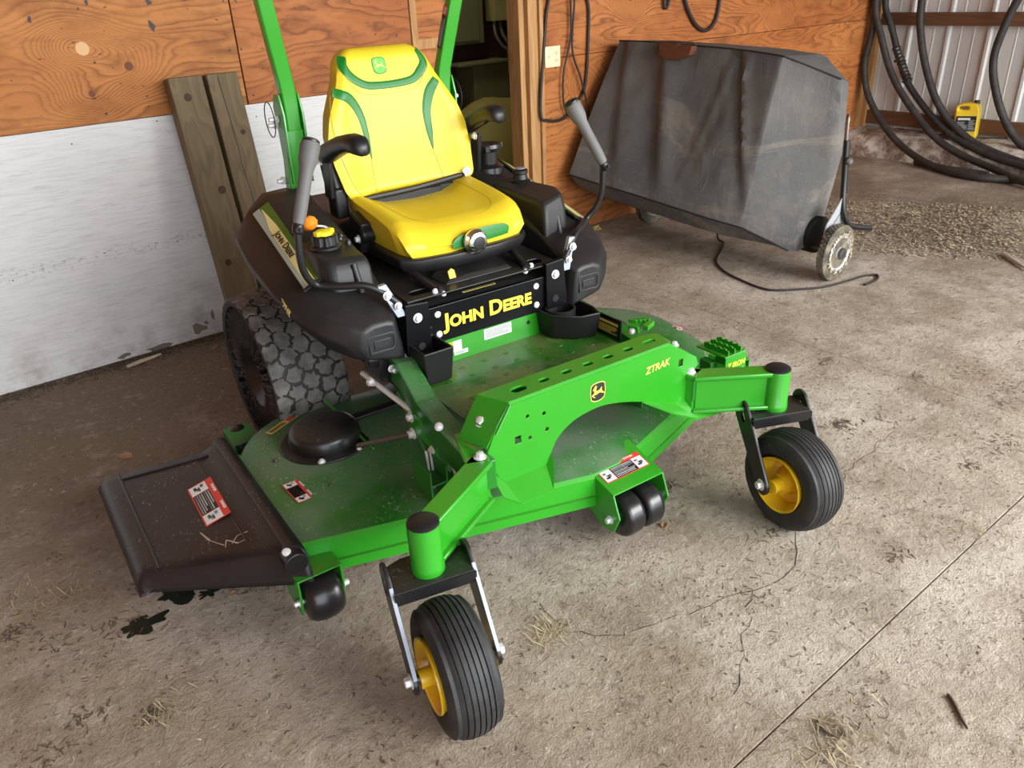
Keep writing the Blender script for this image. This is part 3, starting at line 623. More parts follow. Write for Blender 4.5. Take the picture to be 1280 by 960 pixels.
# ================================================================== LAWN SWEEPER
fab = NT('dark_grey_bag_fabric'); f1 = fab.ramp(fab.noise(2.2, 5, .6), [(.35, 0), (.7, 1)]); f2 = fab.noise(9, 6, .7, fab.mapping((1, .5, 1), rot=(.6, 0, 0)))
fc = fab.mix(f1, (.075, .076, .078), (.14, .135, .125)); fc = fab.mix(fab.math('MULTIPLY', fab.ramp(f2, [(.52, 0), (.7, 1)]), .45), fc, (.17, .145, .12))
f3 = fab.noise(1, 5, .65, fab.mapping((1, 1.1, 3.2), rot=(.55, 0, 0)), 1.2); fc = fab.mix(fab.math('MULTIPLY', fab.ramp(f3, [(.56, 0), (.62, 1), (.68, .1)]), .40), fc, (.27, .235, .19))
lo_ = fab.math('SUBTRACT', .75, fab.math('MULTIPLY', fab.xyz()[2], 1.6), clamp=True); fc = fab.mix(fab.math('MULTIPLY', lo_, fab.ramp(fab.noise(22, 5, .75), [(.48, 0), (.62, .9)])), fc, (.26, .20, .17))
fc = fab.mix(fab.math('MULTIPLY', fab.ramp(fab.noise(60, 3), [(.62, 0), (.7, 1)]), .3), fc, (.22, .20, .16))
fab.col(fc); fab.set(Roughness=.85); fab.bump(fab.math('ADD', fab.noise(7, 7, .65, fab.mapping((1, 1, .55), rot=(.5, 0, 0)), .5), fab.math('MULTIPLY', fab.noise(300, 2), .02)), .5, .025); fab = fab.m
fork_m = simple('galvanised_plate', (.55, .57, .60), .45, .3, var=.15)
sw = thing('lawn_sweeper', 'tall dark grey fabric lawn sweeper bag on wheels standing against the plywood', 'lawn sweeper', (3.9, 3.0, 0))
OFF = Vector((3.9, 3.0, 0))
secs = [(3.67, (3.78, 1.142), (3.58, .80), (3.36, .408), (3.46, .30)), (3.45, (3.795, 1.143), (3.62, .79), (3.395, .375), (3.49, .26)), (3.2, (3.80, 1.138), (3.64, .77), (3.43, .345), (3.52, .23)),
        (2.95, (3.795, 1.128), (3.665, .76), (3.465, .315), (3.545, .205)), (2.7, (3.785, 1.115), (3.675, .74), (3.50, .285), (3.58, .18)), (2.5, (3.775, 1.098), (3.67, .72), (3.53, .258), (3.61, .165)),
        (2.47, (3.80, 1.085), (3.705, .71), (3.54, .25), (3.63, .16)), (2.25, (3.93, .985), (3.96, .55), (3.64, .158), (3.72, .135))]
g = G(); ns = len(secs)-1
def bagring(y, T, Mi, Cc, Lo):
    pts = [Vector((4.14-BK[0], y, T[1]-.02)), Vector((T[0], y, T[1])), Vector((Mi[0], y, Mi[1])), Vector((Cc[0], y, Cc[1])), Vector((Lo[0], y, Lo[1])), Vector((4.05-BK[0], y, Lo[1]+.02)), Vector((4.16-BK[0]*.9, y, .6))]
    seg = (10, 16, 20, 5, 8, 10, 10); out = []
    for i in range(7):
        for k in range(seg[i]): out.append(pts[i].lerp(pts[(i+1) % 7], k/seg[i]))
    return out
rings = []; BK = [0]
for i in range(ns):
    for k in range(8 if i < ns-1 else 9):
        t = k/8; BK[0] = 0 if i < ns-1 else t*.14; a, b = secs[i], secs[i+1]; L_ = lambda p, q: (p[0]+(q[0]-p[0])*t, p[1]+(q[1]-p[1])*t)
        rings.append(bagring(a[0]+(b[0]-a[0])*t, *[L_(a[j], b[j]) for j in (1, 2, 3, 4)]))
def wr(p):
    q = noise.noise(Vector((p.y*2.2+p.z*.8, p.z*1.5, 3)))*.022 + noise.noise(Vector((p.y*8+p.z*3, p.z*5, 9)))*.007 + noise.noise(Vector((p.y*20-p.z*9, p.z*14, 2)))*.003
    for (y0, z0, sl, dp, wd) in ((3.24, .9, .32, .040, .035), (2.66, .80, .33, .030, .016), (2.93, .50, -.20, .014, .012), (3.5, .8, .3, .02, .03), (2.86, .48, -.25, .012, .012)):
        d = (p.y-y0-(p.z-z0)*sl)/wd; q += dp*math.tanh(d)*math.exp(-d*d*.12)*min(1, max(0, (p.z-.3)*3))*(1 if p.x < 3.95 else 0)
    return Vector((p.x+q, p.y+q*.1, p.z+q*.15)) - OFF
g.loft([[wr(p) for p in r] for r in rings]); bag = g.build('hopper_bag', fab, sw, smooth=55)
g = G(); dk = [Vector(p)-OFF for p in ((3.765, 3.30, 1.140), (3.755, 3.29, 1.085), (3.748, 3.24, 1.062), (3.75, 3.12, 1.062), (3.757, 3.07, 1.085), (3.765, 3.06, 1.13))]
g.loft([[p+Vector((-.030, 0, .002)) for p in dk], [p+Vector((.03, 0, .004)) for p in dk]]); ow = g.build('handhold_opening', simple('brown_lining', (.14, .045, .018), .8), bag, smooth=None); ow['label'] = 'open handhold at the top edge of the bag'  # solid brown plug standing in for the plywood behind the opening
g = G(); g.tube([Vector(p)-OFF for p in ((3.742, 3.16, 1.145), (3.735, 3.175, 1.10), (3.74, 3.185, 1.06))], .006, 6, 2); g.tube([Vector(p)-OFF for p in ((3.75, 3.31, 1.15), (3.75, 3.17, 1.152), (3.755, 3.05, 1.145))], .006, 6, 3); g.build('handhold_rods', steel_dk, bag)['kind'] = 'stuff'
pip = simple('bag_piping', (.012, .012, .012), .7)
g = G(); g.tube([wr(Vector((s_[3][0]-.006, s_[0], s_[3][1]))) for s_ in secs], .005, 6, 4); g.build('bottom_piping', pip, bag)
g = G(); g.tube([wr(Vector((s_[1][0]-.004, s_[0], s_[1][1]+.002))) for s_ in secs], .004, 6, 4); g.build('top_piping', pip, bag)
def swheel(y, x, z, nm):
    g = G(); R_ = .145; w_ = .045; n = 40
    g.lathe([(.095, -w_*.5), (.13, -w_*.55), (R_, -w_*.42), (R_, w_*.42), (.13, w_*.55), (.095, w_*.5)], Vector((x, y, z))-OFF, (0, 1, 0), n)
    for i in range(n):
        for s_ in (-1, 0, 1):
            a = 2*PI*(i+.5*(s_ == 0))/n; c = Vector((x+R_*math.cos(a), y+s_*.014, z+R_*math.sin(a)))-OFF; g.box(c, (.008, .011, .014), rotm('Y', -a))
    wh = g.build('wheel', chunk, sw, smooth=40)
    g = G(); g.lathe([(.022, -.034), (.03, -.030), (.036, -.012), (.075, -.016), (.088, -.030), (.097, -.026), (.097, .02), (0.03, .02)], Vector((x, y, z))-OFF, (0, 1, 0), 32); g.build('hub', fork_m, wh)
    g = G(); g.lathe([(.032, -.036), (.030, -.044), (.012, -.048)], Vector((x, y, z))-OFF, (0, 1, 0), 20); g.build('hub_cap', steel_dk, wh)
    return wh
chunk = rubber('clipping_caked_rubber', (.06, .055, .045), (.34, .29, .19), .75)
swheel(2.075, 3.80, .148, 'wheel'); swheel(3.52, 3.98, .148, 'wheel')
rnd = random.Random(9); g = G()
for i in range(90):
    a = rnd.uniform(0, 2*PI); r = rnd.gauss(.098, .008); c = Vector((3.80+r*math.cos(a), 2.045+rnd.uniform(-.004, .002), .148+r*math.sin(a)))-OFF; g.box(c, (.012, .003, .005), rotm('Y', rnd.uniform(0, 3)))
g.build('caked_clippings', chip, sw, smooth=None)['kind'] = 'stuff'
g = G(); g.hexa([Vector(p)-OFF for p in ((3.74, 2.12, .23), (3.76, 2.12, .30), (3.89, 2.12, .43), (3.91, 2.12, .43), (3.93, 2.12, .20))], [Vector(p)-OFF for p in ((3.74, 2.126, .23), (3.76, 2.126, .30), (3.89, 2.126, .43), (3.91, 2.126, .43), (3.93, 2.126, .20))]); g.build('wheel_bracket', fork_m, sw)['label'] = 'light grey bracket above the near wheel'
g = G(); g.tube([Vector(p)-OFF for p in ((3.905, 2.16, .70), (3.90, 2.14, .50), (3.885, 2.115, .36), (3.92, 2.09, .27), (4.03, 2.06, .235), (4.08, 2.05, .225))], .016, 10, 5); g.build('frame_tube', black_pt, sw)
g = G(); g.tube([Vector(p)-OFF for p in ((3.905, 2.16, .60), (3.905, 2.17, .78), (3.92, 2.18, .82))], .010, 8, 4); g.lathe([(.012, 0), (.02, .008), (.02, .02), (.012, .028)], Vector((3.90, 2.14, .60))-OFF, (-.3, -1, 0), 12); g.build('side_latch', steel_dk, sw)['kind'] = 'stuff'
g = G(); g.tube([Vector(p)-OFF for p in ((3.74, 2.12, .19), (3.80, 2.125, .27), (3.90, 2.13, .36))], .010, 8, 3); g.build('brace', black_pt, sw)
g = G(); g.cyl(Vector((3.80, 2.05, .148))-OFF, Vector((3.98, 3.54, .148))-OFF, .014, n=12); g.build('axle', steel_dk, sw)
g = G(); g.lathe([(.10, 0), (.10, 1.3)], Vector((3.86, 2.22, .20))-OFF, Vector((.16, 1.45, 0)), 16); g.build('brush_roller', dark_void, sw)
g = G(); g.tube([Vector((3.93+.03*math.cos(a), 2.93+.045*math.sin(a), .095)) - OFF for a in [i*PI/5 for i in range(10)]], .007, 6, 2, closed=True); g.cyl(Vector((3.94, 2.96, .10))-OFF, Vector((3.95, 2.97, .2))-OFF, .008); g.build('rope_pulley_ring', steel_dk, sw)
# ================================================================== THE MOWER  (local frame: x to its left side, -y forwards, z up)
mw = thing('riding_mower', 'green and black zero-turn riding mower with a yellow seat and wide side-discharge deck', 'mower', (1.2928, 1.1874, 0), math.radians(-4.2))
X3, Y3, Z3 = Vector((1, 0, 0)), Vector((0, 1, 0)), Vector((0, 0, 1))
# ---------------------------------------------------------------- deck
def arc(cx, cy, r, a0, a1, n): return [(cx+r*math.cos(math.radians(a0+(a1-a0)*i/n)), cy+r*math.sin(math.radians(a0+(a1-a0)*i/n))) for i in range(n+1)]
dout = [(-.795, .395), (.02, .165), (.12, .165), (.76, .382), (.95, .62)] + arc(.665, .90, .335, -14, 118, 12) + [(.36, 1.12), (.12, 1.14), (-.08, 1.12), (-.22, 1.09)] + arc(-.50, .83, .295, 68, 165, 9) + [(-.795, .80)]
def inset(poly, d):
    n = len(poly); out = []
    for i in range(n):
        p0, p1, p2 = Vector(poly[i-1]), Vector(poly[i]), Vector(poly[(i+1) % n]); e1 = (p1-p0).normalized(); e2 = (p2-p1).normalized()
        n1 = Vector((-e1.y, e1.x)); n2 = Vector((-e2.y, e2.x)); b = (n1+n2).normalized(); out.append(tuple(p1 + b*d/max(.5, b.dot(n1))))
    return out
g = G(); P3 = lambda poly, z: [(p[0], p[1], z) for p in poly]
g.loft([P3(dout, .118), P3(dout, .148)], cap=False); g.loft([P3(dout, .148), P3(inset(dout, .006), .150), P3(inset(dout, .006), .156), P3(inset(dout, -.001), .158), P3(inset(dout, .002), .212), P3(inset(dout, .012), .222)], cap=False)
g.loft([P3(dout, .118), P3(inset(dout, .006), .118), P3(inset(dout, .006), .19)], cap=False)
deck = g.build('mower_deck', green, mw, merge=True, smooth=25)
g = G(); g.loft([P3(inset(dout, .012), .222), P3(inset(dout, .065), .240), P3(inset(dout, .12), .246)], cap=True); g.build('deck_top', green_deck, deck, smooth=25)
g = G(); g.prism(inset(dout, .02), .15, .17); g.build('deck_underside', dark_void, deck, smooth=None)
# reinforcing flange weld along the right edge
g = G(); g.tube([(-.795, .40, .222), (-.797, .62, .226), (-.795, .80, .226), (-.775, .93, .226)], .006, 6, 3); g.build('edge_rod', green, deck)
g = G()
for p in ((-.70, .80), (-.62, .57), (-.35, .36), (.30, .60)): bolt(g, (p[0], p[1], .243), Z3, .006, .005)
g.build('deck_bolts', steel_dk, deck)['kind'] = 'stuff'
# hanger brackets welded on the deck under the arm
for (x, y, sx, sy, sz) in ((-.40, .37, .05, .10, .10), (-.33, .30, .05, .06, .075), (.40, .40, .05, .10, .10)):
    g = G(); g.box((x, y, .24+sz/2), (sx, sy, .005)); 
    for s_ in (-1, 1): g.box((x+s_*sx/2, y, .24+sz/2), (.005, sy, sz))
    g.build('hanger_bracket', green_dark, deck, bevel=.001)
# spindle covers
for cx, cy in ((-.535, .81), (.62, .84)):
    sgn = -1 if cx < 0 else 1
    g = G(); g.prism([(cx+.138*math.cos(2*PI*i/40), cy+.138*math.sin(2*PI*i/40)) for i in range(4, 37)], .246, .253); g.build('pulley_shield', black_pt, mw, bevel=.002)
    g = G(); n = 48
    def rr(a, r): 
        return r*(1+ (.16 if math.cos(a-.6) > .55 else 0)) if False else r
    prof = [(.110, .253), (.112, .268), (.108, .290), (.100, .302), (.085, .307), (.022, .309)]
    g.loft([[(cx+r*math.cos(2*PI*i/n)*1.0, cy+r*math.sin(2*PI*i/n), z) for i in range(n)] for r, z in prof])
    cv = g.build('spindle_cover', black_pt, mw, smooth=40)
    g = G(); g.lathe([(.013, 0), (.013, .0006)], (cx+.01, cy+.02, .3092), Z3, 16); g.build('cover_hole', dark_void, cv, smooth=None)
    g = G(); bolt(g, (cx-.06, cy-.118, .253), Z3, .008, .006); bolt(g, (cx+.06, cy-.120, .253), Z3, .006, .006); g.build('cover_bolts', steel, cv)['kind'] = 'stuff'
g = G(); g.box((0, .86, .265), (.9, .035, .012)); g.build('drive_belt', black_sat, mw, bevel=.003)
g = G(); g.lathe([(.11, 0), (.11, .03), (.10, .035)], (.05, .72, .246), Z3, 32); g.build('centre_pulley', steel_dk, mw)
# deck stickers
def flatM(x, y, z, ang=0): return frame((x, y, z), (math.cos(ang), math.sin(ang), 0), Z3)
def warn(par, M, w_, h_, seed, name='warning_sticker', label=None):
    r = [(-.48, -.45, -.26, .22, white_dec), (.26, -.45, .48, .22, white_dec), (-.25, -.45, .25, .22, black_dec)] + lines(-.235, .235, -.42, .20, 7, white_dec, seed)
    for x_ in (-.37, .37): r += [(x_-.07, -.30, x_+.02, -.18, black_dec), (x_-.02, -.22, x_+.06, -.06, black_dec), (x_-.08, -.02, x_-.01, .10, black_dec), (x_-.05, -.12, x_+.08, -.08, black_dec)]
    return label_plate(name, par, M, w_, h_, red_dec, r, [('DANGER', -.22, .40, h_*.15, 0, white_dec), ('DANGER', .25, .40, h_*.15, 0, white_dec)], label)
g = G(); 
warn(deck, flatM(-.703, .605, .2445, -PI/2+.05) @ Matrix.Rotation(0, 4, 'Z'), .115, .052, 1, label='small red and white warning sticker on the deck')
warn(deck, flatM(.93, .78, .2285, -PI/2+.9), .10, .045, 2, label='red and white warning sticker on the far lobe of the deck')
label_plate('curved_sticker', deck, flatM(-.605, 1.005, .2445, .50), .13, .026, gold_dec, lines(-.45, .1, -.3, .35, 4, black_dec, 2)+[(.18, -.4, .45, .4, red_dec)], (), 'narrow tan sticker at the back of the deck')
# ---------------------------------------------------------------- discharge chute
g = G(); nu, nv = 26, 18
def chz(u):   # across: hinge -> outer
    return .262*(1-u) + .198*u
def chf(u, v):
    x = -.79 - u*(.345+.0*v); y0 = .335+u*.245; y1 = .96+u*.155; y = y0+(y1-y0)*v
    z = chz(u) + .012*math.sin(PI*min(1, u*4.6))*(1 if u < .217 else 0)
    if u > .93: z += .0 
    return Vector((x, y, z))
top = [[chf(i/nu, j/nv) for j in range(nv+1)] for i in range(nu+1)]
def skirt(p, dx, dy, zz): return Vector((p.x+dx, p.y+dy, zz))
rows = []
for i in range(nu+1):
    u = i/nu; r = top[i]; fz = .165*(1-u)+.150*u
    rows.append([skirt(r[0], 0, -.035, fz), skirt(r[0], 0, -.032, fz+.01), skirt(r[0], 0, -.018, r[0].z-.02), skirt(r[0], 0, -.008, r[0].z-.006)] + r + [skirt(r[-1], 0, .012, r[-1].z-.008), skirt(r[-1], 0, .02, r[-1].z-.035), skirt(r[-1], 0, .035, fz+.01)])
o_ = rows[-1]; rows.append([p+Vector((-.014, 0, -.010 if 0 < k < len(o_)-1 else 0)) for k, p in enumerate(o_)])
rows.append([Vector((p.x-.026, p.y, (p.z*.45+.150*.55)) ) if 0 < k < len(o_)-1 else p+Vector((-.026, 0, 0)) for k, p in enumerate(o_)])
rows.append([Vector((p.x-.030, p.y, .150)) for p in o_])
vv = [[g.V(p) for p in r] for r in rows]
for a, b in zip(vv, vv[1:]):
    for j in range(len(a)-1): g.f([a[j], a[j+1], b[j+1], b[j]])
chute = g.build('discharge_chute', black_chute, mw, smooth=50); md = chute.modifiers.new('s', 'SOLIDIFY'); md.thickness = .006; md.offset = -1
chute['label'] = 'scuffed black plastic discharge chute'
def chp(u, v, dz=.001): p = chf(u, v); return p+Vector((0, 0, dz))
g = G()   # raised ribs: along the outer edge, the rear edge and behind the hinge roll
for (pts, r) in (([chp(.90, v/8, .001) for v in range(9)], .004), ([chp(u/10, .93, .001) for u in range(2, 10)], .004), ([chp(.30, .10+v/9, 0) for v in range(9)], .003)): g.tube(pts, r, 6, 2)
g.build('moulded_ribs', black_chute, chute)['kind'] = 'stuff'
g = G(); g.lathe([(.026, 0), (.026, .66)], (-.815, .34, .247), Vector((.01, 1, .0)), 20); g.build('hinge_roll', black_chute, chute)
g = G(); g.lathe([(.030, 0), (.030, .05)], (-.822, .305, .24), (0, 1, 0), 20); g.build('hinge_end', black_chute, chute, bevel=.003)
g = G(); g.lathe([(.011, 0), (.011, .004), (.006, .006)], (-.835, .33, .268), (-.1, -.4, 1), 16); g.build('hinge_pin', steel, chute)
warn(chute, frame(chp(.385, .50, .003), (-.02, -1, -.0), (-.25, 0, 1)) , .215, .072, 3, label='red and white hazard sticker on the chute')
g = G(); rnd = random.Random(8)
for (pts) in ([(.30, .12), (.36, .10), (.42, .14), (.45, .08)], [(.26, .18), (.34, .16), (.40, .10)], [(.45, .10), (.52, .16), (.55, .24)]):
    P_ = [chp(a, b, .0012) for a, b in pts]
    for a, b in zip(P_, P_[1:]):
        d = (b-a).normalized(); n_ = Vector((-d.y, d.x, 0))*rnd.uniform(.0012, .003); g.f([g.V(a-n_), g.V(b-n_*.6), g.V(b+n_*.6), g.V(a+n_)])
g.build('scratches', simple('scratch_tan', (.40, .33, .25), .8), chute, smooth=None, nrm=False)['kind'] = 'stuff'
g = G(); M = frame(chp(.90, .06, .0), (0, -1, 0), (-1, 0, .4)); 
# ---------------------------------------------------------------- anti-scalp wheels
wheel_pl = simple('black_nylon_wheel', (.012, .012, .013), .28, spec=.6)
def roller(cx, cy, cz, r, w_, par, round_=1):
    g = G(); k = 8; prof = [(.014, -w_/2), (r*.5, -w_/2), (r*(.66 if round_ else .80), -w_*.49)]
    for i in range(k+1):
        t = -1+2*i/k; prof.append((r*((.74+.26*math.sqrt(max(0, 1-(t*.98)**2))) if round_ else (.86+.14*math.sqrt(max(0, 1-(t*.98)**6)))), t*w_*.46))
    prof += [(r*(.66 if round_ else .80), w_*.49), (r*.5, w_/2), (.014, w_/2)]
    g.lathe(prof, (cx, cy, cz), X3, 32); o = g.build('roller_wheel', wheel_pl, par, smooth=40); return o
def uplates(name, xs, cy, cz, par, front, back, top, th=.006, mat=green):
    g = G()
    for x in xs:
        poly = [(cy+back, top), (cy+back, cz-.02), (cy+.018, cz-.028), (cy-.018, cz-.028), (cy-front, cz+.03), (cy-front, top)]
        g.hexa([(x-th/2, a, b) for a, b in poly], [(x+th/2, a, b) for a, b in poly])
    x0, x1 = min(xs), max(xs); g.hexa([(x0, cy-front, top-.004), (x1, cy-front, top-.004), (x1, cy+back, top-.004), (x0, cy+back, top-.004)], [(x0, cy-front, top), (x1, cy-front, top), (x1, cy+back, top), (x0, cy+back, top)])
    return g.build(name, mat, par, bevel=.002, smooth=None)
g = G()
for x in (.025, .215):
    poly = [(.245, .232), (.245, .12), (.135, .064), (.085, .066), (.060, .125), (.088, .192)]
    g.hexa([(x-.003, a, b) for a, b in poly], [(x+.003, a, b) for a, b in poly])
g.hexa([(.022, .088, .190), (.218, .088, .190), (.218, .245, .230), (.022, .245, .230)], [(.022, .088, .195), (.218, .088, .195), (.218, .245, .235), (.022, .245, .235)])
br = g.build('roller_bracket', green, mw, bevel=.002, smooth=None)
br['label'] = 'green bracket over the twin front rollers'
roller(.077, .10, .105, .066, .066, br, 0); roller(.152, .10, .105, .066, .066, br, 0)
g = G(); bolt(g, (.022, .10, .105), -X3, .009, .012); bolt(g, (.218, .10, .105), X3, .009, .010); g.cyl((.02, .10, .105), (.22, .10, .105), .008); g.build('axle_bolt', steel, br)
warn(br, frame((.120, .160, .2142), (1, 0, 0), Vector((0, -.255, 1))), .165, .062, 5, label='red and white thrown-object sticker')
brr = uplates('roller_bracket', (-.83, -.715), .335, .095, mw, .03, .08, .185)
roller(-.772, .325, .103, .066, .098, brr); g = G(); bolt(g, (-.712, .325, .105), X3, .008, .014); bolt(g, (-.833, .325, .105), -X3, .007, .01); g.cyl((-.834, .325, .105), (-.71, .325, .105), .006); g.build('axle_bolt', steel, brr)
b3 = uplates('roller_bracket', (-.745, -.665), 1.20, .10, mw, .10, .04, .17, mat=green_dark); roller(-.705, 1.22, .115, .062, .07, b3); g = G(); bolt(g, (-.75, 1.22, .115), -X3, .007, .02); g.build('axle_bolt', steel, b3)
b4 = uplates('roller_bracket', (.965, 1.05), .52, .10, mw, .05, .08, .17); roller(1.008, .515, .112, .064, .075, b4); g = G(); g.cyl((.96, .515, .112), (1.055, .515, .112), .008); g.build('axle_bolt', steel, b4)
# ---------------------------------------------------------------- frame rails, floor pan
def beam(pts, w_, h_, name, m, par, bevel=.004):
    """rectangular tube swept through points (top centre line)"""
    g = G(); rings = []
    P_ = [Vector(p) for p in pts]
    for i, p in enumerate(P_):
        d = ((P_[min(i+1, len(P_)-1)]-P_[max(i-1, 0)])).normalized(); s_ = Vector((d.y, -d.x, 0)).normalized(); k = 1
        if 0 < i < len(P_)-1:
            d1 = (P_[i]-P_[i-1]).normalized(); c = abs(d1.dot(d)); k = 1/max(.6, c)
        rings.append([p+s_*w_/2*k, p-s_*w_/2*k, p-s_*w_/2*k-Z3*h_, p+s_*w_/2*k-Z3*h_])
    g.loft(rings); return g.build(name, m, par, bevel=bevel, smooth=None)
beam([(-.305, .76, .53), (-.318, .62, .525), (-.335, .48, .465), (-.352, .30, .45), (-.372, .12, .45)], .062, .085, 'frame_rail', green_deck, mw)
beam([(.350, .86, .53), (.365, .66, .52), (.40, .46, .475), (.40, .30, .455), (.385, .12, .45)], .055, .085, 'frame_rail', green_deck, mw)
me = plate_mesh([(-.30, .16), (.345, .16), (.345, .672), (-.30, .672)], [slot(.0, .30, .17, .028, .08), slot(.26, .34, .11, .022, .1)], .004, .0008)
g = G(); g.mesh(me, Matrix.Translation((0, 0, .452))); pan = g.build('floor_plate', green_pan, mw, smooth=None)
g = G(); me = plate_mesh(circ(0, 0, .010, 10), [circ(0, 0, .0045, 8)], .002, .0005)
for i in range(7):
    for j in range(5): g.mesh(me, Matrix.Translation((-.22+.082*i, .36+.062*j, .4545)) )
g.build('grip_dimples', green_pan, pan, smooth=None)['kind'] = 'stuff'
g = G(); dome(g, (.085, .395, .454), Z3, .007, .004); g.build('plate_screw', steel, pan)
g = G(); g.box((0, .668, .505), (.56, .006, .115)); bp = g.build('rear_upstand', green, mw, bevel=.001, smooth=None)
g = G(); g.lathe([(.007, 0), (.007, .0006)], (.155, .6648, .505), -Y3, 14); g.build('upstand_hole', dark_void, bp, smooth=None)
Mf = lambda x, y, z: frame((x, y, z), X3, -Y3)
label_plate('patent_sticker', bp, Mf(.035, .6648, .509), .105, .036, white_dec, lines(-.44, .46, -.38, .4, 8, grey_dec, 5))
label_plate('spark_sticker', bp, Mf(-.165, .6648, .502), .075, .036, simple('green_yellow_sticker', (.45, .50, .02), .5), [(.45, -.5, .85, .5, white_dec)] + lines(-.42, .3, -.3, .4, 4, green_dark, 7))
label_plate('barcode_sticker', bp, Mf(-.105, .6648, .478), .05, .014, white_dec, lines(-.4, .45, -.3, .3, 2, grey_dec, 9))
# black front panel and platform
g = G(); g.hexa([(-.285, .655, .535), (.285, .655, .535), (.285, .667, .535), (-.285, .667, .535)], [(-.285, .652, .652), (.285, .652, .652), (.285, .667, .652), (-.285, .667, .652)])
g.hexa([(.215, .64, .54), (.30, .64, .54), (.30, .66, .54), (.215, .66, .54)], [(.215, .64, .695), (.285, .64, .70), (.285, .66, .70), (.215, .66, .695)])
g.hexa([(-.30, .64, .515), (-.215, .64, .53), (-.215, .66, .53), (-.30, .66, .515)], [(-.29, .64, .685), (-.215, .64, .68), (-.215, .66, .68), (-.29, .66, .685)])
pn = g.build('front_panel', black_pn, mw, bevel=.002, smooth=None)
g = G()
for x in (-.182, .182):
    for z in (.563, .627): dome(g, (x, .6535 if abs(x) < .21 else .64, z), -Y3, .011, .006)
for i, p in enumerate(((.25, .64, .655), (-.255, .64, .64))): bolt(g, p, -Y3, .010, .008)
g.build('panel_bolts', steel, pn)['kind'] = 'stuff'
g = G()
for p in ((.25, .6395, .573), (-.25, .6395, .548)): g.lathe([(.012, 0), (.012, .0006)], p, -Y3, 16)
for p in ((-.215, .6395, .60), (-.215, .6395, .575)): g.lathe([(.004, 0), (.004, .0006)], p, -Y3, 10)
g.build('panel_holes', dark_void, pn, smooth=None)['kind'] = 'stuff'
def lettering(txt, par, M, size, bold, m, shear=.0, caps=.78, sx=1, name='lettering'):
    me = text_mesh(txt, size, bold, shear, .0003, caps=caps); g = G(); g.mesh(me, M @ Matrix.Scale(sx, 4, X3)); o = g.build(name, m, par, smooth=None); return o
lettering('John Deere', pn, Mf(.0, .6515, .596), .066, .0022, yellow_dec, .0, .76, 1.05)
# platform deck
me = plate_mesh([(-.275, .655), (.275, .655), (.275, 1.12), (-.275, 1.12)], [slot(-.2, .705, .05, .018), slot(.2, .705, .05, .018), slot(-.05, .70, .03, .004), slot(.06, .705, .03, .004)], .005, .001)
g = G(); g.mesh(me, frame((0, 0, .66), X3, Vector((0, -.04, 1)))); pf = g.build('seat_platform', black_pt, mw, smooth=None)
g = G(); g.hexa([(-.12, .70, .69), (.13, .70, .69), (.14, .78, .695), (-.13, .78, .695)], [(-.10, .71, .703), (.11, .71, .703), (.12, .78, .712), (-.11, .78, .712)]); g.build('platform_step', black_pt, pf, bevel=.003)
g = G(); me = plate_mesh([(-.012, -.028), (.012, -.022), (.010, .02), (0, .028), (-.014, .02)], (), .006, .002); g.mesh(me, frame((-.085, .715, .705), X3, Vector((0, -1, .3)))); g.build('pull_tab', simple('faded_yellow_tab', (.55, .42, .03), .5), pf)['label'] = 'small yellow pull tab'
label_plate('rating_sticker', pf, frame((-.02, .672, .6665), X3, Vector((0, -.04, 1))), .12, .010, gold_dec, lines(-.45, .45, -.3, .3, 1, black_dec))
for sx_ in (-1, 1):
    g = G(); g.cyl((sx_*.165, .675, .69), (sx_*.20, .93, .755), .013, n=14); g.cyl((sx_*.159, .665, .688), (sx_*.162, .68, .692), .016, n=14); st = g.build('gas_strut', black_sat, mw)
    g = G(); dome(g, (sx_*.175, .668, .694), -Y3, .010, .008); dome(g, (sx_*.150, .664, .682), -Y3, .009, .008); g.build('strut_bolts', steel, st)['kind'] = 'stuff'
# side trays
def tray(cx, cy, sx, sy, z0, z1, par, name):
    g = G(); out = [(cx-sx/2, cy-sy/2), (cx+sx/2, cy-sy/2), (cx+sx/2, cy+sy/2), (cx-sx/2, cy+sy/2)]
    k = .82; low = [((p[0]-cx)*k+cx, (p[1]-cy)*k+cy) for p in out]; inn = inset(out, .008)
    g.loft([P3(low, z0), P3(out, z1), P3(inn, z1), P3([((p[0]-cx)*.75+cx, (p[1]-cy)*.75+cy) for p in out], z0+.02)]); return g.build(name, black_pl, par, bevel=.006, seg=3)
tray(-.245, .61, .10, .13, .458, .565, mw, 'side_pocket')
g = G(); 
out = [(.185, .665), (.19, .585), (.255, .515), (.325, .50), (.345, .56), (.345, .665)]
g.loft([P3([((p[0]-.27)*.9+.275, (p[1]-.6)*.9+.61) for p in out], .458), P3(out, .545), P3(inset(out, .008), .545), P3(inset(out, .014), .49)]); th_ = g.build('cup_tray', black_pl, mw, bevel=.004, seg=2)
g = G(); g.lathe([(.048, 0), (.050, .07), (.044, .07), (.042, .012), (.01, .012)], (.25, .615, .478), Z3, 28); g.build('cup_holder', black_pl, th_)
g = G(); g.box((.34, .52, .50), (.006, .20, .07)); o_ = g.build('side_plate', black_pn, mw, bevel=.001); label_plate('battery_sticker', o_, frame((.3365, .49, .50), (0, -1, 0), (-1, 0, 0)), .12, .05, black_dec, [(-.5, .25, .5, .42, gold_dec)] + lines(-.3, .45, -.4, .15, 5, gold_dec, 6))
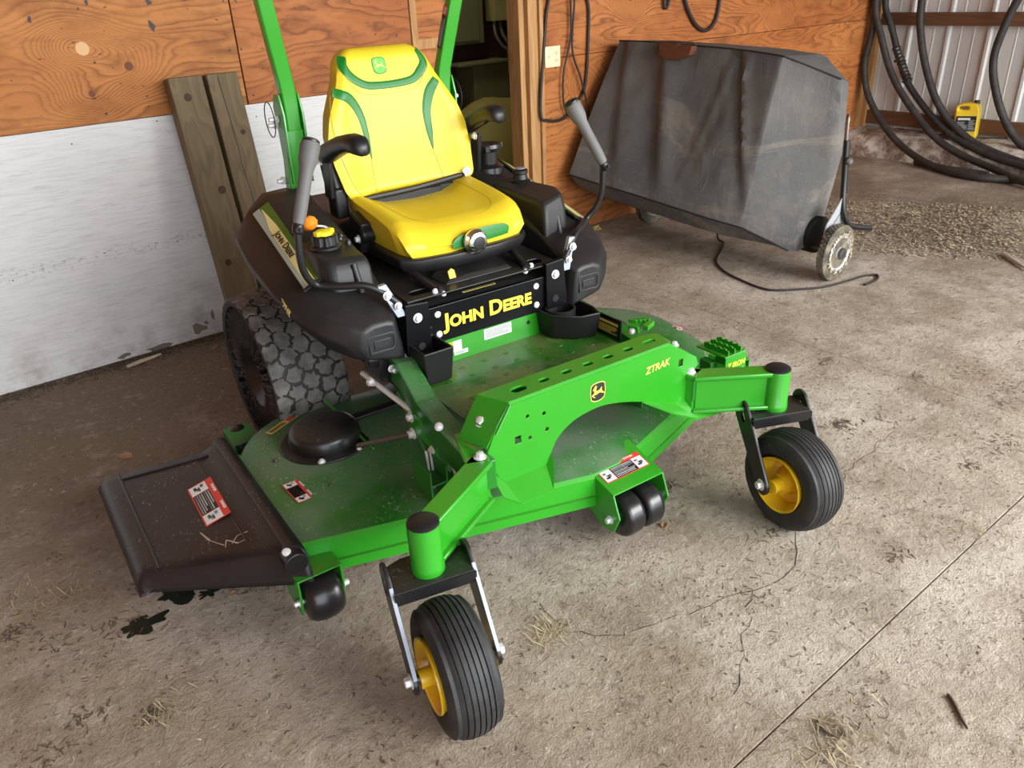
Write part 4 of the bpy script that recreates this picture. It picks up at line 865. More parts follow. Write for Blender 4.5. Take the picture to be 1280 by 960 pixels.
# ---------------------------------------------------------------- front cross member
face_t = [(-.275, .572), (.275, .572), (.39, .497), (.40, .47), (.375, .445), (.372, .42), (.385, .385), (.42, .36)]
arch = [(.42, .352), (.30, .372), (.25, .385), (.18, .418), (.10, .444), (.03, .458), (-.03, .456), (-.08, .444), (-.125, .415), (-.150, .375), (-.165, .345)]
face_l = [(-.30, .345), (-.335, .40), (-.345, .455), (-.315, .52)]
arch = [(p.x, p.y) for p in cat([Vector((*q, 0)) for q in arch], 4)[0]]
outer = face_t + arch + face_l
holes = [circ(-.22, .515, .005, 10), circ(-.168, .505, .0055, 10), circ(-.16, .455, .006, 10), circ(-.215, .450, .0055, 10), [(-.262, .447), (-.243, .447), (-.243, .468), (-.262, .468)], [(.318, .485), (.334, .485), (.334, .508), (.318, .508)]]
me = plate_mesh(outer[::-1] if False else outer, holes, .007, .0015)
BY = .15
g = G(); g.mesh(me, Mf(0, BY, 0))
# lower flange sweeping forward along the arch and the two feet
def strip(a, b, n=1):
    for (p0, p1, q0, q1) in zip(a, a[1:], b, b[1:]): g.hexa([Vector(p0), Vector(p1), Vector(q1), Vector(q0)], [Vector(p0)+Vector((0, 0, .005)), Vector(p1)+Vector((0, 0, .005)), Vector(q1)+Vector((0, 0, .005)), Vector(q0)+Vector((0, 0, .005))])
strip([(.42, BY, .352), (.30, BY, .372), (.25, BY, .385), (.18, BY, .418)], [(.50, BY-.055, .30), (.36, BY-.05, .315), (.27, BY-.035, .36), (.18, BY-.004, .415)])
strip([(-.345, BY, .40), (-.30, BY, .345), (-.165, BY, .345), (-.150, BY, .375)], [(-.33, BY-.04, .33), (-.29, BY-.06, .305), (-.185, BY-.06, .300), (-.152, BY-.02, .355)])
bar = g.build('front_crossmember', green, mw, smooth=30)
# top flange with its row of slots
thl = [slot(-.215, 0, .018, .0135), slot(-.135, 0, .014, .009), slot(-.060, 0, .014, .009), slot(.013, 0, .014, .009), slot(.085, 0, .014, .009), slot(.158, 0, .014, .009), slot(.238, 0, .024, .0095)]
me = plate_mesh([(-.275, -.042), (.275, -.042), (.300, .03), (.25, .045), (-.25, .045), (-.315, .045)], thl, .006, .001)
g = G(); g.mesh(me, Matrix.Translation((0, BY+.040, .572))); g.tube([(-.275, BY+.001, .569), (0, BY+.001, .569), (.275, BY+.001, .569)], .006, 10, 2); g.build('top_flange', green, bar, smooth=30)
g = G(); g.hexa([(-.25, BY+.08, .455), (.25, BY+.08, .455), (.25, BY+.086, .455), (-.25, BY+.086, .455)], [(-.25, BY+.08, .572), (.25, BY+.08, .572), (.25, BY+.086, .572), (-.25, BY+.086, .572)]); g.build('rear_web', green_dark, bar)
# sloping shoulders at both ends
g = G(); g.hexa([(-.275, BY, .572), (-.345, BY, .47), (-.37, BY+.10, .46), (-.315, BY+.085, .572)], [(-.275, BY, .566), (-.345, BY, .463), (-.37, BY+.10, .453), (-.315, BY+.085, .566)]); g.build('shoulder', green, bar, bevel=.001)
g = G(); g.hexa([(.275, BY, .572), (.395, BY, .492), (.41, BY+.09, .485), (.30, BY+.07, .572)], [(.275, BY, .566), (.395, BY, .486), (.41, BY+.09, .478), (.30, BY+.07, .566)]); g.build('shoulder', green, bar, bevel=.001)
g = G(); g.tube([(-.272, BY-.006, .568), (-.318, BY-.006, .50)], .0045, 8, 1); g.build('weld_edge', green, bar)
g = G(); bolt(g, (-.325, BY+.05, .515), Vector((-.6, -.1, .8)), .012, .010); bolt(g, (.33, BY+.03, .54), Z3, .009, .008); g.build('shoulder_bolts', steel, bar)['kind'] = 'stuff'
# emblem
def shield(s_, n=5):
    c = [(-.46, .40), (-.30, .50), (0, .53), (.30, .50), (.46, .40), (.5, 0), (.44, -.40), (.26, -.52), (0, -.56), (-.26, -.52), (-.44, -.40), (-.5, 0)]; return [(x*s_, y*s_) for x, y in c]
deer = [(-.36, .18), (-.30, .27), (-.26, .30), (-.28, .40), (-.22, .33), (-.16, .44), (-.15, .32), (-.06, .38), (-.12, .27), (-.14, .20), (-.14, .08), (-.02, .05), (.14, .10), (.20, .18), (.24, .26), (.26, .16), (.25, .06), (.30, -.04), (.44, -.16), (.46, -.22), (.34, -.18), (.20, -.10), (.06, -.08), (-.08, -.14), (-.24, -.14), (-.36, -.16), (-.26, -.24), (-.18, -.30), (-.24, -.31), (-.38, -.22), (-.44, -.14), (-.36, -.08), (-.26, -.04), (-.26, .06), (-.28, .14), (-.34, .14)]
def emblem(par, M, s_, m_edge, m_in, m_deer, name='leaping_deer_emblem', thick=.001):
    g = G(); me = plate_mesh(shield(s_), (), thick, .0002); g.mesh(me, M @ Matrix.Translation((0, 0, thick/2))); 
    g.mi = 1; me = plate_mesh(shield(s_*.90), (), .0004, .0001); g.mesh(me, M @ Matrix.Translation((0, 0, thick+.0002)))
    g.mi = 2; me = plate_mesh([(x*s_*.92, y*s_*.92) for x, y in deer], (), .0005, .0001); g.mesh(me, M @ Matrix.Translation((0, 0, thick+.0006)))
    return g.build(name, [m_edge, m_in, m_deer], par, smooth=None)
emblem(bar, Mf(.012, BY-.0036, .509), .054, gold_dec, black_dec, yellow_dec)
lettering('ZTRAK', bar, Mf(.232, BY-.0040, .5135) @ Matrix.Rotation(.05, 4, 'Z'), .030, .0007, gold_dec, .2, None, .96, 'model_lettering')
# ---------------------------------------------------------------- caster arms, forks, wheels
worn_m = simple('worn_blue_grey_steel', (.26, .29, .34), .35, .3, var=.2)
def caster(s_, px, ang, wyaw):
    pv = Vector((px, .0, 0)); k = Vector((s_*.375, .135, 0)); inn = Vector((s_*.335, .28, 0))
    g = G()
    def web(a, b, w0, w1, z0, z1):
        d = (b-a).normalized(); n_ = Vector((-d.y, d.x, 0))
        g.hexa([(a+n_*w0/2)+Z3*z0, (a-n_*w0/2)+Z3*z0, (b-n_*w1/2)+Z3*z0, (b+n_*w1/2)+Z3*z0], [(a+n_*w0/2)+Z3*z1, (a-n_*w0/2)+Z3*z1, (b-n_*w1/2)+Z3*z1, (b+n_*w1/2)+Z3*z1])
    d = (pv-k).normalized(); e = pv-d*.02
    web(k, e, .034, .030, .335, .448); web(k-d*.008, e, .062, .058, .438, .452); web(k-d*.008, e, .062, .056, .330, .343)
    web(inn, k+d*.01, .05, .05, .335, .448); web(inn, k+d*.012, .062, .062, .438, .452); web(inn, k+d*.012, .062, .062, .33, .343)
    arm = g.build('caster_arm', green, mw, bevel=.004, smooth=30)
    g = G(); bolt(g, k+Vector((-s_*.006, .012, .452)), Z3, .011, .010); bolt(g, inn+Vector((-s_*.0, -.03, .452)), Z3, .009, .006)
    if s_ > 0: bolt(g, Vector((.352, .20, .425)), Vector((-.6, -1, 0)), .011, .010)
    g.build('arm_bolts', steel, arm)['kind'] = 'stuff'
    if s_ > 0:
        dd = (k-inn).normalized(); lettering('KB73\n015 0', arm, frame((inn+k)/2+Vector((-.0265, -.01, .392)), -Y3*-1 if False else Vector((.27, -.96, 0)), Vector((-1, -.25, 0))), .020, .0003, green, 0, None, .8, 'cast_lettering')
    g = G(); g.lathe([(.036, 0), (.039, .004), (.039, .022), (.0375, .025), (.0375, .128), (.036, .133)], pv+Z3*.320, Z3, 36); tb = g.build('pivot_tube', green, arm, smooth=40)
    g = G(); g.lathe([(.037, 0), (.037, .004), (.031, .0085), (.01, .010)], pv+Z3*.452, Z3, 32); g.build('pivot_cap', black_sat, arm)
    # fork
    R_ = Matrix.Rotation(ang, 3, 'Z'); ax = R_ @ X3; fw = R_ @ -Y3; wc = pv + fw*.140 + Z3*.155; hw = .097
    g = G(); Mt = frame(pv+Z3*.322, ax, Z3)
    me = plate_mesh([(-.093, -.052), (.093, -.052), (.093, .045), (.05, .062), (-.05, .062), (-.093, .045)], (), .007, .0015); g.mesh(me, Mt)
    g.lathe([(.045, 0), (.036, .012)], pv+Z3*.312, Z3, 24)
    for x_ in (-1, 1): 
        c = pv+ax*(x_*.0)
    g.hexa([pv+ax*.093+fw*.05+Z3*.294, pv-ax*.093+fw*.05+Z3*.294, pv-ax*.096+fw*.056+Z3*.294, pv+ax*.096+fw*.056+Z3*.294], [pv+ax*.096+fw*.05+Z3*.322, pv-ax*.096+fw*.05+Z3*.322, pv-ax*.096+fw*.056+Z3*.322, pv+ax*.096+fw*.056+Z3*.322])
    fork = g.build('caster_fork', black_pt, mw, smooth=30)
    a0 = pv + fw*-.008 + Z3*.320; b0 = wc
    for x_ in (-1, 1):
        L_ = (b0-a0).length; d = (b0-a0).normalized(); out = []
        n_ = 10
        for i in range(n_+1): a = PI/2+PI*i/n_; out.append((.038*math.cos(a)-.004, .038*math.sin(a)))
        for i in range(n_+1): a = -PI/2+PI*i/n_; out.append((L_+.032*math.cos(a), .032*math.sin(a)))
        me = plate_mesh(out, [slot(.012, 0, .018, .010)] if True else [], .010, .0015)
        g = G(); g.mesh(me, frame(a0+ax*(x_*hw), d, ax)); lg = g.build('fork_leg', black_pt, fork, smooth=30)
        g = G()
        if s_ < 0:   # bright worn front edges
            nn = d.cross(ax).normalized(); nn = nn if nn.dot(fw) > 0 else -nn
            q = [a0+ax*(x_*hw+o1)+nn*.0382+d*0.02 for o1 in (-.0042, .0042)]; q2 = [b0+ax*(x_*hw+o1)+nn*.0322 for o1 in (.0042, -.0042)]; qq = q+q2
            g.hexa(qq, [p_+nn*.0008 for p_ in qq]); g.build('worn_edge', worn_m, fork, smooth=None)
        g = G(); bolt(g, wc+ax*(x_*(hw+.005)), ax*x_, .012, .012); g.build('axle_nut', steel, fork)
    g = G(); g.cyl(wc-ax*hw, wc+ax*hw, .010, n=12); g.build('axle', steel_dk, fork)
    # wheel
    R2 = Matrix.Rotation(wyaw, 3, 'Z'); wx_ = R2 @ X3; W_ = .120
    prof = [(.082, -W_*.36), (.088, -W_*.44), (.105, -W_*.50), (.122, -W_*.508), (.134, -W_*.48), (.1435, -W_*.425)]
    nr = 7
    for i in range(nr):
        x0 = -W_*.37+W_*.74*i/nr; x1 = -W_*.37+W_*.74*(i+1)/nr; crown = lambda x: .1555-.0115*(abs(x)/(W_*.37))**2.4
        prof += [(crown(x0)-.000, x0+.0018), (crown((x0+x1)/2), (x0+x1)/2), (crown(x1), x1-.0018)]
        if i < nr-1: prof += [(crown(x1)-.005, x1-.0010), (crown(x1)-.005, x1+.0010)]
    prof += [(r, -x) for r, x in prof[5::-1]]
    g = G(); g.lathe([(r, h) for r, h in prof], wc, wx_, 72, cap=False); wt = g.build('caster_tyre', tyre, mw, smooth=28)
    g = G()
    for e_ in (-1, 1):
        g.lathe([(.012, e_*.050), (.030, e_*.052), (.034, e_*.030), (.045, e_*.016), (.066, e_*.020), (.074, e_*.046), (.080, e_*.062), (.086, e_*.066), (.087, e_*.062), (.083, e_*.050)], wc, wx_, 48, cap=False)
    g.lathe([(.022, -.085), (.022, .085)], wc, wx_, 20); g.build('caster_rim', yellow_pt, wt, smooth=30)
    g = G()
    for (rad, txt, e_, st) in ((.118, 'CARRIER 13x6.50-6', -1, 2.2), (.118, 'TUBELESS RIB', -1, 5.2)):
        for i, ch in enumerate(txt):
            if ch == ' ': continue
            a = st - i*.115; rd = R2 @ Vector((0, math.cos(a), math.sin(a))); tn = wx_*-e_
            pos = wc + rd*rad + wx_*(e_*(W_*.505+.0002)); xa = (wx_*e_).cross(rd)*-1
            g.mesh(text_mesh(ch, .017, .0002, 0, .0006), frame(pos, -xa if False else rd.cross(wx_*e_)*-1, wx_*e_))
    if s_ > 0: g.build('moulded_lettering', simple('moulded_rubber', (.03, .03, .032), .5), wt, smooth=None)['kind'] = 'stuff'
    else: g.b.free()
    return wt
caster(-1, -.612, math.radians(-11), math.radians(-9)); caster(1, .580, math.radians(-21), math.radians(-7))
# ---------------------------------------------------------------- drive wheels (airless, treaded)
def drive(s_):
    xo, xi, R_ = s_*.60, s_*.345, .285; cy = 1.315; c = Vector(((xo+xi)/2, cy, R_+.012)); W_ = abs(xo-xi)
    g = G(); g.lathe([(R_-.03, -W_/2+.004), (R_-.012, -W_/2), (R_-.002, -W_*.44), (R_+.001, -W_*.3), (R_+.003, 0), (R_+.001, W_*.3), (R_-.002, W_*.44), (R_-.012, W_/2), (R_-.03, W_/2-.004)], c, X3, 90, cap=False)
    g.lathe([(R_-.03, -W_/2+.004), (R_-.034, 0), (R_-.03, W_/2-.004)], c, X3, 90, cap=False)
    tw = g.build('drive_wheel', tread_gap, mw, smooth=40); rnd = random.Random(21)
    # tread blocks: interlocking lugs cut by zig-zag grooves
    g = G(); nx, na = 5, 30; dx, dy = 1/(nx-.2), 1/na
    def jit(u, v, k):
        h = math.sin(round(u*997)*12.9898 + (round(v*991) % 991)*78.233 + k*37.7)*43758.5453; return (h-math.floor(h)-.5)
    def cr(r, x, a): return c+Vector((x, r*math.cos(a), r*math.sin(a)))
    for i in range(nx):
        for j in range(na):
            u0 = (i+.4)*dx; v0 = (j+(.5 if i % 2 else 0))*dy; hx = [(-2/3, 0), (-1/3, -.5), (1/3, -.5), (2/3, 0), (1/3, .5), (-1/3, .5)]; pts = []
            for k in range(6):
                for m_ in (0, .33, .66):
                    p, q = hx[k], hx[(k+1) % 6]; p, q = (p, q)
                    uu = u0+(p[0]+(q[0]-p[0])*m_)*dx; w2 = (v0+(p[1]+(q[1]-p[1])*m_)*dy) % 1.0
                    amp = .16 if m_ == 0 else .30
                    # the same groove point is reached from both lugs, so key the offset on its position
                    ju, jv = jit(uu, w2, 1)*amp*dx, jit(uu, w2, 2)*amp*dy
                    pu = u0+(p[0]+(q[0]-p[0])*m_)*dx+ju; pv_ = v0+(p[1]+(q[1]-p[1])*m_)*dy+jv
                    pu = u0+(pu-u0)*.87; pv_ = v0+(pv_-v0)*.87; pts.append((min(.995, max(.005, pu)), pv_))
            if max(p[0] for p in pts)-min(p[0] for p in pts) < .03: continue
            def ring(h, k):
                o = []
                for (pu, pv_) in pts:
                    pu = u0+(pu-u0)*k; pv2 = v0+(pv_-v0)*k; e = max(0, abs(pu-.5)-.36)/.14; o.append(cr(R_-.001+h-.012*e*e, (pu-.5)*W_, pv2*2*PI))
                return o
            g.loft([ring(0, 1), ring(.006, 1), ring(.0072, .95)])
    g.build('tread_blocks', tread_m, tw, smooth=None)['kind'] = 'stuff'
    # curved webbing between hub and tread band
    for i in range(24):
        pass
    g = G()
    for i in range(28):
        a = 2*PI*i/28
        for e_ in (-1, 1):
            P0 = []
            for k in range(7):
                t = k/6; r = .115+(R_-.035-.115)*t; aa = a + e_*.16*math.sin(PI*t); P0.append((r, aa))
            rows = [[c+Vector((x_, r*math.cos(aa), r*math.sin(aa))) for r, aa in P0] for x_ in (s_*(W_/2-.006), -s_*(W_/2-.03))]
            A = [g.V(p) for p in rows[0]]; B_ = [g.V(p) for p in rows[1]]
            for k in range(6): g.f([A[k], A[k+1], B_[k+1], B_[k]])
    wb = g.build('web_spokes', web_m, tw, smooth=60); wb['kind'] = 'stuff'; md = wb.modifiers.new('s', 'SOLIDIFY'); md.thickness = .004; md.offset = 0
    g = G(); g.lathe([(.118, -W_/2+.01), (.118, W_/2-.01)], c, X3, 48, cap=False); g.lathe([(.118, s_*(W_/2-.012)), (.10, s_*(W_/2-.03)), (.06, s_*.06), (.02, s_*.06)], c, X3, 48, cap=False); g.build('hub', black_pt, tw, smooth=40)
    g = G()
    for i in range(5): bolt(g, c+Vector((s_*.062, .045*math.cos(2*PI*i/5), .045*math.sin(2*PI*i/5))), X3*s_, .009, .01)
    g.build('lug_bolts', steel_dk, tw)['kind'] = 'stuff'
drive(-1); drive(1)
# ---------------------------------------------------------------- fenders
def fender(s_):
    R = [(1.50, [(.43, .76), (.45, .80), (.42, .835), (.37, .855), (.32, .86), (.295, .85), (.29, .70)]),
         (1.40, [(.49, .75), (.51, .80), (.46, .86), (.41, .90), (.32, .905), (.295, .89), (.285, .68)]),
         (1.28, [(.545, .74), (.565, .795), (.504, .874), (.43, .915), (.32, .92), (.29, .905), (.285, .66)]),
         (1.10, [(.572, .715), (.588, .765), (.512, .821), (.440, .860), (.32, .868), (.29, .85), (.285, .64)]),
         (.90, [(.572, .68), (.590, .725), (.523, .763), (.450, .796), (.32, .80), (.295, .785), (.29, .60)]),
         (.79, [(.550, .635), (.568, .680), (.525, .722), (.455, .752), (.33, .755), (.305, .742), (.293, .56)]),
         (.71, [(.512, .590), (.532, .640), (.505, .685), (.440, .705), (.33, .705), (.31, .695), (.295, .53)]),
         (.655, [(.460, .562), (.480, .607), (.462, .660), (.420, .674), (.345, .674), (.32, .666), (.300, .522)]),
         (.628, [(.425, .557), (.443, .597), (.430, .645), (.40, .658), (.360, .658), (.335, .650), (.315, .533)])]
    R2 = []
    for (a, b) in zip(R, R[1:]):
        for k in range(3):
            t = k/3; R2.append((a[0]+(b[0]-a[0])*t, [(p[0]+(q[0]-p[0])*t, p[1]+(q[1]-p[1])*t) for p, q in zip(a[1], b[1])]))
    R2.append(R[-1])
    g = G(); g.loft([[(s_*x, y, z) for x, z in r] for y, r in R2]); fd = g.build('fender', black_pl, mw, bevel=.012, seg=3, smooth=45)
    # embossed panel on the rounded front
    g = G(); mm = plate_mesh([(-.042, -.028), (.036, -.030), (.044, -.02), (.044, .02), (.036, .028), (-.042, .028)], [[(-.034, -.019), (.028, -.021), (.035, -.014), (.035, .014), (.028, .020), (-.034, .020)]], .006, .002)
    g.mesh(mm, frame((s_*.380, .628, .600), X3, Vector((0, -1, .05))))
    g.mesh(plate_mesh([(-.026, -.012), (.020, -.014), (.026, -.008), (.026, .009), (.020, .012), (-.026, .012)], (), .006, .002), frame((s_*.380, .628, .600), X3, Vector((0, -1, .05)))); g.build('embossed_panel', black_pl, fd)
    # side decal panel on the shoulder slope
    A = Vector((s_*.505, 1.25, .869)); B_ = Vector((s_*.436, 1.24, .909)); D = Vector((s_*.525, .80, .738)); E_ = Vector((s_*.455, .80, .768))
    nn = (B_-A).cross(D-A).normalized(); nn = nn if nn.z > 0 else -nn
    def Q(u, v, h): return A.lerp(B_, v).lerp(D.lerp(E_, v), u) + nn*h
    g = G()
    def quad(u0, v0, u1, v1, h, m_):
        g.mi = m_
        for k in range(6):
            a, b = u0+(u1-u0)*k/6, u0+(u1-u0)*(k+1)/6; g.hexa([Q(a, v0, h-.006), Q(b, v0, h-.006), Q(b, v1, h-.006), Q(a, v1, h-.006)], [Q(a, v0, h), Q(b, v0, h), Q(b, v1, h), Q(a, v1, h)])
    quad(0, .06, 1, .94, .0065, 0); quad(.02, .12, .98, .45, .0075, 1); quad(.02, .60, .98, .90, .0075, 2); quad(.02, .45, .98, .60, .0075, 2)
    g.mi = 3
    for k in range(8):
        u0, u1 = .05+.92*k/8, .05+.92*(k+1)/8; wv = lambda u: (.50-.20*min(1, max(0, (u-.12)/.18)), .50+.16*min(1, u/.3))
        a, b = wv(u0), wv(u1); g.hexa([Q(u0, a[0], .007), Q(u1, b[0], .007), Q(u1, b[1], .007), Q(u0, a[1], .007)], [Q(u0, a[0], .0083), Q(u1, b[0], .0083), Q(u1, b[1], .0083), Q(u0, a[1], .0083)])
    dc = g.build('side_decal', [black_dec, grey_dec_l, green_d2, cream_dec], fd, smooth=None)
    dc['label'] = 'green, cream and grey striped decal on the fender'
    ux = (D-A).normalized() if s_ < 0 else (A-D).normalized()
    lettering('John Deere', fd, frame(Q(.52, .48, .0112), ux, nn), .031, .0007, black_dec, 0, .76, 1, 'decal_lettering')
    lettering('Z994R', fd, frame(Vector((s_*.5755, .83, .700)), Vector((s_*.02, -1*(1 if s_ < 0 else -1), -.35)), Vector((s_, 0, .30))), .026, .0004, gold_dec, .2, None, 1, 'model_number')
    # tank / console hump
    hump = [(.325, .735), (.315, .96), (.470, .98), (.478, .80), (.45, .75)]
    if s_ > 0: hump = [(.310, .76), (.300, 1.14), (.44, 1.16), (.462, .87), (.42, .78)]
    z1 = .835 if s_ < 0 else .865; dz = .0 if s_ < 0 else .02
    top_ = [((p[0]-.40)*.86+.395, (p[1]-.86)*.84+.875) for p in hump]
    mid = [((p[0]-.40)*.94+.398, (p[1]-.86)*.94+.868) for p in hump]
    g = G(); g.loft([[(s_*p[0], p[1], .69) for p in hump], [(s_*p[0], p[1], z1-.05) for p in mid], [(s_*p[0], p[1], z1-(.020 if p[1] < .80 else 0)) for p in top_]])
    hp = g.build('fuel_tank', black_pl, mw, bevel=.014, seg=3, smooth=45)
    g = G(); g.tube([(s_*(.375), .738 if s_ < 0 else .768, .72), (s_*.378, .765 if s_ < 0 else .795, .80)], .010, 10, 2); g.build('tank_rib', black_pl, hp)
    cx_, cy_ = (s_*.41, .875) if s_ < 0 else (s_*.40, 1.03)
    if s_ < 0:
        g = G(); prof = []
        n = 40
        rings = []
        for r, z in ((.046, 0), (.046, .006), (.040, .010), (.038, .034), (.033, .038)):
            rings.append([(cx_+(r*(1 if (i % 4 < 2 or z in (0, .006)) else .88))*math.cos(2*PI*i/n), cy_+(r*(1 if (i % 4 < 2 or z in (0, .006)) else .88))*math.sin(2*PI*i/n), z1-.002+z) for i in range(n)])
        g.loft(rings); cp = g.build('fuel_cap', black_sat, hp, smooth=30)
        g = G(); g.box((cx_, cy_, z1+.042), (.064, .020, .014), rotm('Z', .3)); g.lathe([(.026, 0), (.026, .010), (.022, .014)], (cx_, cy_, z1+.034), Z3, 20); g.build('cap_lever', cap_yellow, hp, bevel=.003)['label'] = 'yellow twist grip of the fuel cap'
        g = G(); g.lathe([(.008, 0), (.020, .006), (.026, .018), (.022, .032), (.012, .040)], (cx_-.005, cy_+.075, z1+.035), (-.3, .2, 1), 20); kn = g.build('throttle_knob', orange_pl, hp)
        kn['label'] = 'orange choke knob'
        g = G(); g.tube([(cx_+.005, cy_+.07, z1+.045), (cx_+.035, cy_+.06, z1+.035), (cx_+.045, cy_+.04, z1-.01)], .0035, 6, 4); g.build('knob_rod', steel, hp)
        g = G()
        for i, (dx, dy) in enumerate(((.075, .10), (.085, .05), (.10, .08), (.09, .0))): g.lathe([(.010, 0), (.010, .012), (.006, .018)], (cx_+dx-.02, cy_+dy, z1-.012), Z3, 10)
        g.build('console_switches', black_sat, hp)['kind'] = 'stuff'
    else:
        g = G(); g.lathe([(.034, 0), (.036, .006), (.026, .012), (.023, .028), (.027, .032), (.027, .042), (.018, .048)], (cx_, cy_, z1-.002), Z3, 24); g.build('control_dial', black_sat, hp)
        g = G(); g.lathe([(.018, 0), (.018, .002)], (cx_, cy_, z1+.046), Z3, 20); g.build('dial_disc', grey_dec, hp, smooth=None)
        px_, py_ = .375, 1.20
        g = G(); g.lathe([(.058, 0), (.056, .022), (.042, .030), (.036, .034), (.036, .040), (.038, .076), (.046, .078), (.054, .092), (.050, .104), (.02, .108)], (px_, py_, .875), Z3, 28)
        for k in range(3): g.box((px_+.052*math.cos(k*2.09), py_+.052*math.sin(k*2.09), .968), (.022, .014, .018), rotm('Z', k*2.09))
        g.build('filler_cap', wheel_pl, hp, smooth=40)['label'] = 'large black filler cap'
    return fd
grey_dec_l = simple('grey_green_decal', (.33, .39, .33), .35); green_d2 = simple('deep_green_decal', (.06, .15, .02), .3); cream_dec = simple('cream_decal', (.78, .68, .28), .4)
fender(-1); fender(1)
# engine shroud and rear frame behind the seat
g = G(); rr_ = [(-.26, 1.18), (.26, 1.18), (.25, 1.72), (-.25, 1.72)]
g.loft([P3(rr_, .35), P3(rr_, .74), P3(inset(rr_, .04), .80)]); g.build('engine_shroud', black_pl, mw, bevel=.02, seg=3)
g = G(); g.box((0, 1.0, .60), (.54, .65, .09)); g.box((0, .95, .42), (.50, .55, .2)); g.build('chassis', dark_void, mw)
# hydro / linkage block below the right fender
g = G(); g.box((-.33, .74, .50), (.09, .12, .10)); g.cyl((-.40, .72, .52), (-.28, .70, .52), .028, n=18); g.build('pump_block', black_pt, mw, bevel=.004)
g = G(); bolt(g, (-.30, .66, .52), Vector((0, -1, 0)), .008, .012); bolt(g, (-.35, .655, .50), Vector((0, -1, 0)), .008, .02); bolt(g, (-.40, .70, .455), Vector((-1, -.3, 0)), .010, .012); g.build('fitting_bolts', steel, mw)['kind'] = 'stuff'
# lift linkage between rail and deck
g = G(); g.cyl((-.385, .80, .44), (-.352, .525, .405), .009, n=12); g.lathe([(.018, -.010), (.018, .010)], (-.352, .515, .40), X3, 20); g.build('damper_rod', steel, mw)['label'] = 'bright steel damper rod'
g = G(); me = plate_mesh([(0, .014), (.05, .018), (.13, -.04), (.128, -.062), (.11, -.062), (.03, -.050), (.0, -.07), (-.02, -.06), (-.012, 0)], [circ(.0, -.045, .006, 10)], .010, .002); g.mesh(me, frame((-.365, .515, .405), -Y3, -X3)); lk = g.build('lift_lever', green, mw)
g = G(); bolt(g, (-.372, .515, .405), -X3, .011, .010); bolt(g, (-.372, .512, .352), -X3, .012, .014); bolt(g, (-.372, .40, .35), -X3, .009, .008); g.build('linkage_nuts', steel, lk)['kind'] = 'stuff'
g = G(); g.cyl((-.385, .51, .352), (-.49, .66, .285), .007, n=10); g.build('link_rod', steel_dk, mw)
for dx in (0, .012):
    g = G(); g.tube([(-.378-dx, .405, .352), (-.380-dx, .395, .31), (-.384-dx, .385, .255)], .004, 8, 2); g.build('hanger_link', steel, mw)
g = G(); bolt(g, (-.395, .375, .262), -X3, .011, .010); bolt(g, (-.345, .30, .33), Vector((-1, -.4, .2)), .017, .012); bolt(g, (-.352, .25, .335), Vector((-1, -.4, .2)), .015, .010); g.build('hanger_nuts', steel, mw)['kind'] = 'stuff'
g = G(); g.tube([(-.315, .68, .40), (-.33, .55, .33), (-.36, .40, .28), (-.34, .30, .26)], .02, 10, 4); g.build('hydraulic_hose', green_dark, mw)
g = G(); g.tube([(-.46, .98, .30), (-.45, .80, .27), (-.44, .66, .255)], .004, 6, 3); g.build('guard_wire', green, mw)
g = G(); bolt(g, (-.38, .33, .46), Vector((-.5, -.5, .6)), .008, .006); g.build('rail_bolt', steel, mw)
# height-of-cut step pedal on the left ("Z IRON")
g = G(); px0, py0, pz0 = .70, .27, .37
me = plate_mesh([(0, 0), (.10, 0), (.10, .125), (0, .125)], [[(.018, .018), (.082, .018), (.082, .107), (.018, .107)]], .006, .001)
g.mesh(me, Matrix.Translation((.625, .235, .385)))
g.hexa([(.625, .232, .30), (.725, .232, .30), (.725, .238, .30), (.625, .238, .30)], [(.625, .232, .385), (.725, .232, .385), (.725, .238, .385), (.625, .238, .385)])
g.hexa([(.722, .235, .30), (.728, .235, .30), (.728, .36, .30), (.722, .36, .30)], [(.722, .235, .385), (.728, .235, .385), (.728, .36, .385), (.722, .36, .385)])
pdl = g.build('foot_pedal', green, mw, bevel=.001, smooth=None)
for k in range(3):
    g = G(); x = .645+.030*k
    for j in range(9): g.box((x, .245+.0115*j, .394+.004*(j % 2)), (.005, .0115, .020))
    g.build('tread_bar', green, pdl, smooth=None)
lettering('Z IRON', pdl, Mf(.676, .2312, .352) @ Matrix.Rotation(.0, 4, 'Z'), .026, .0006, yellow_dec, .2, None, .95)
lettering('DECK 72', pdl, Mf(.69, .2312, .328), .012, .0003, yellow_dec, .2, None, .95)
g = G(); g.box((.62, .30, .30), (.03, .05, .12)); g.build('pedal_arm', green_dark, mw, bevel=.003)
# pedal clamp on the left rail
g = G(); g.box((.385, .395, .515), (.06, .035, .022), rotm('Z', .4)); g.box((.40, .36, .525), (.05, .02, .016), rotm('Z', .4))
for k in range(4): g.box((.375+.013*k, .405-.006*k, .531), (.006, .03, .012), rotm('Z', .4))
g.build('brake_pedal', green, mw, bevel=.002)
g = G(); bolt(g, (.345, .375, .515), Vector((-1, -.5, 0)), .007, .010); g.build('pedal_bolt', steel, mw)
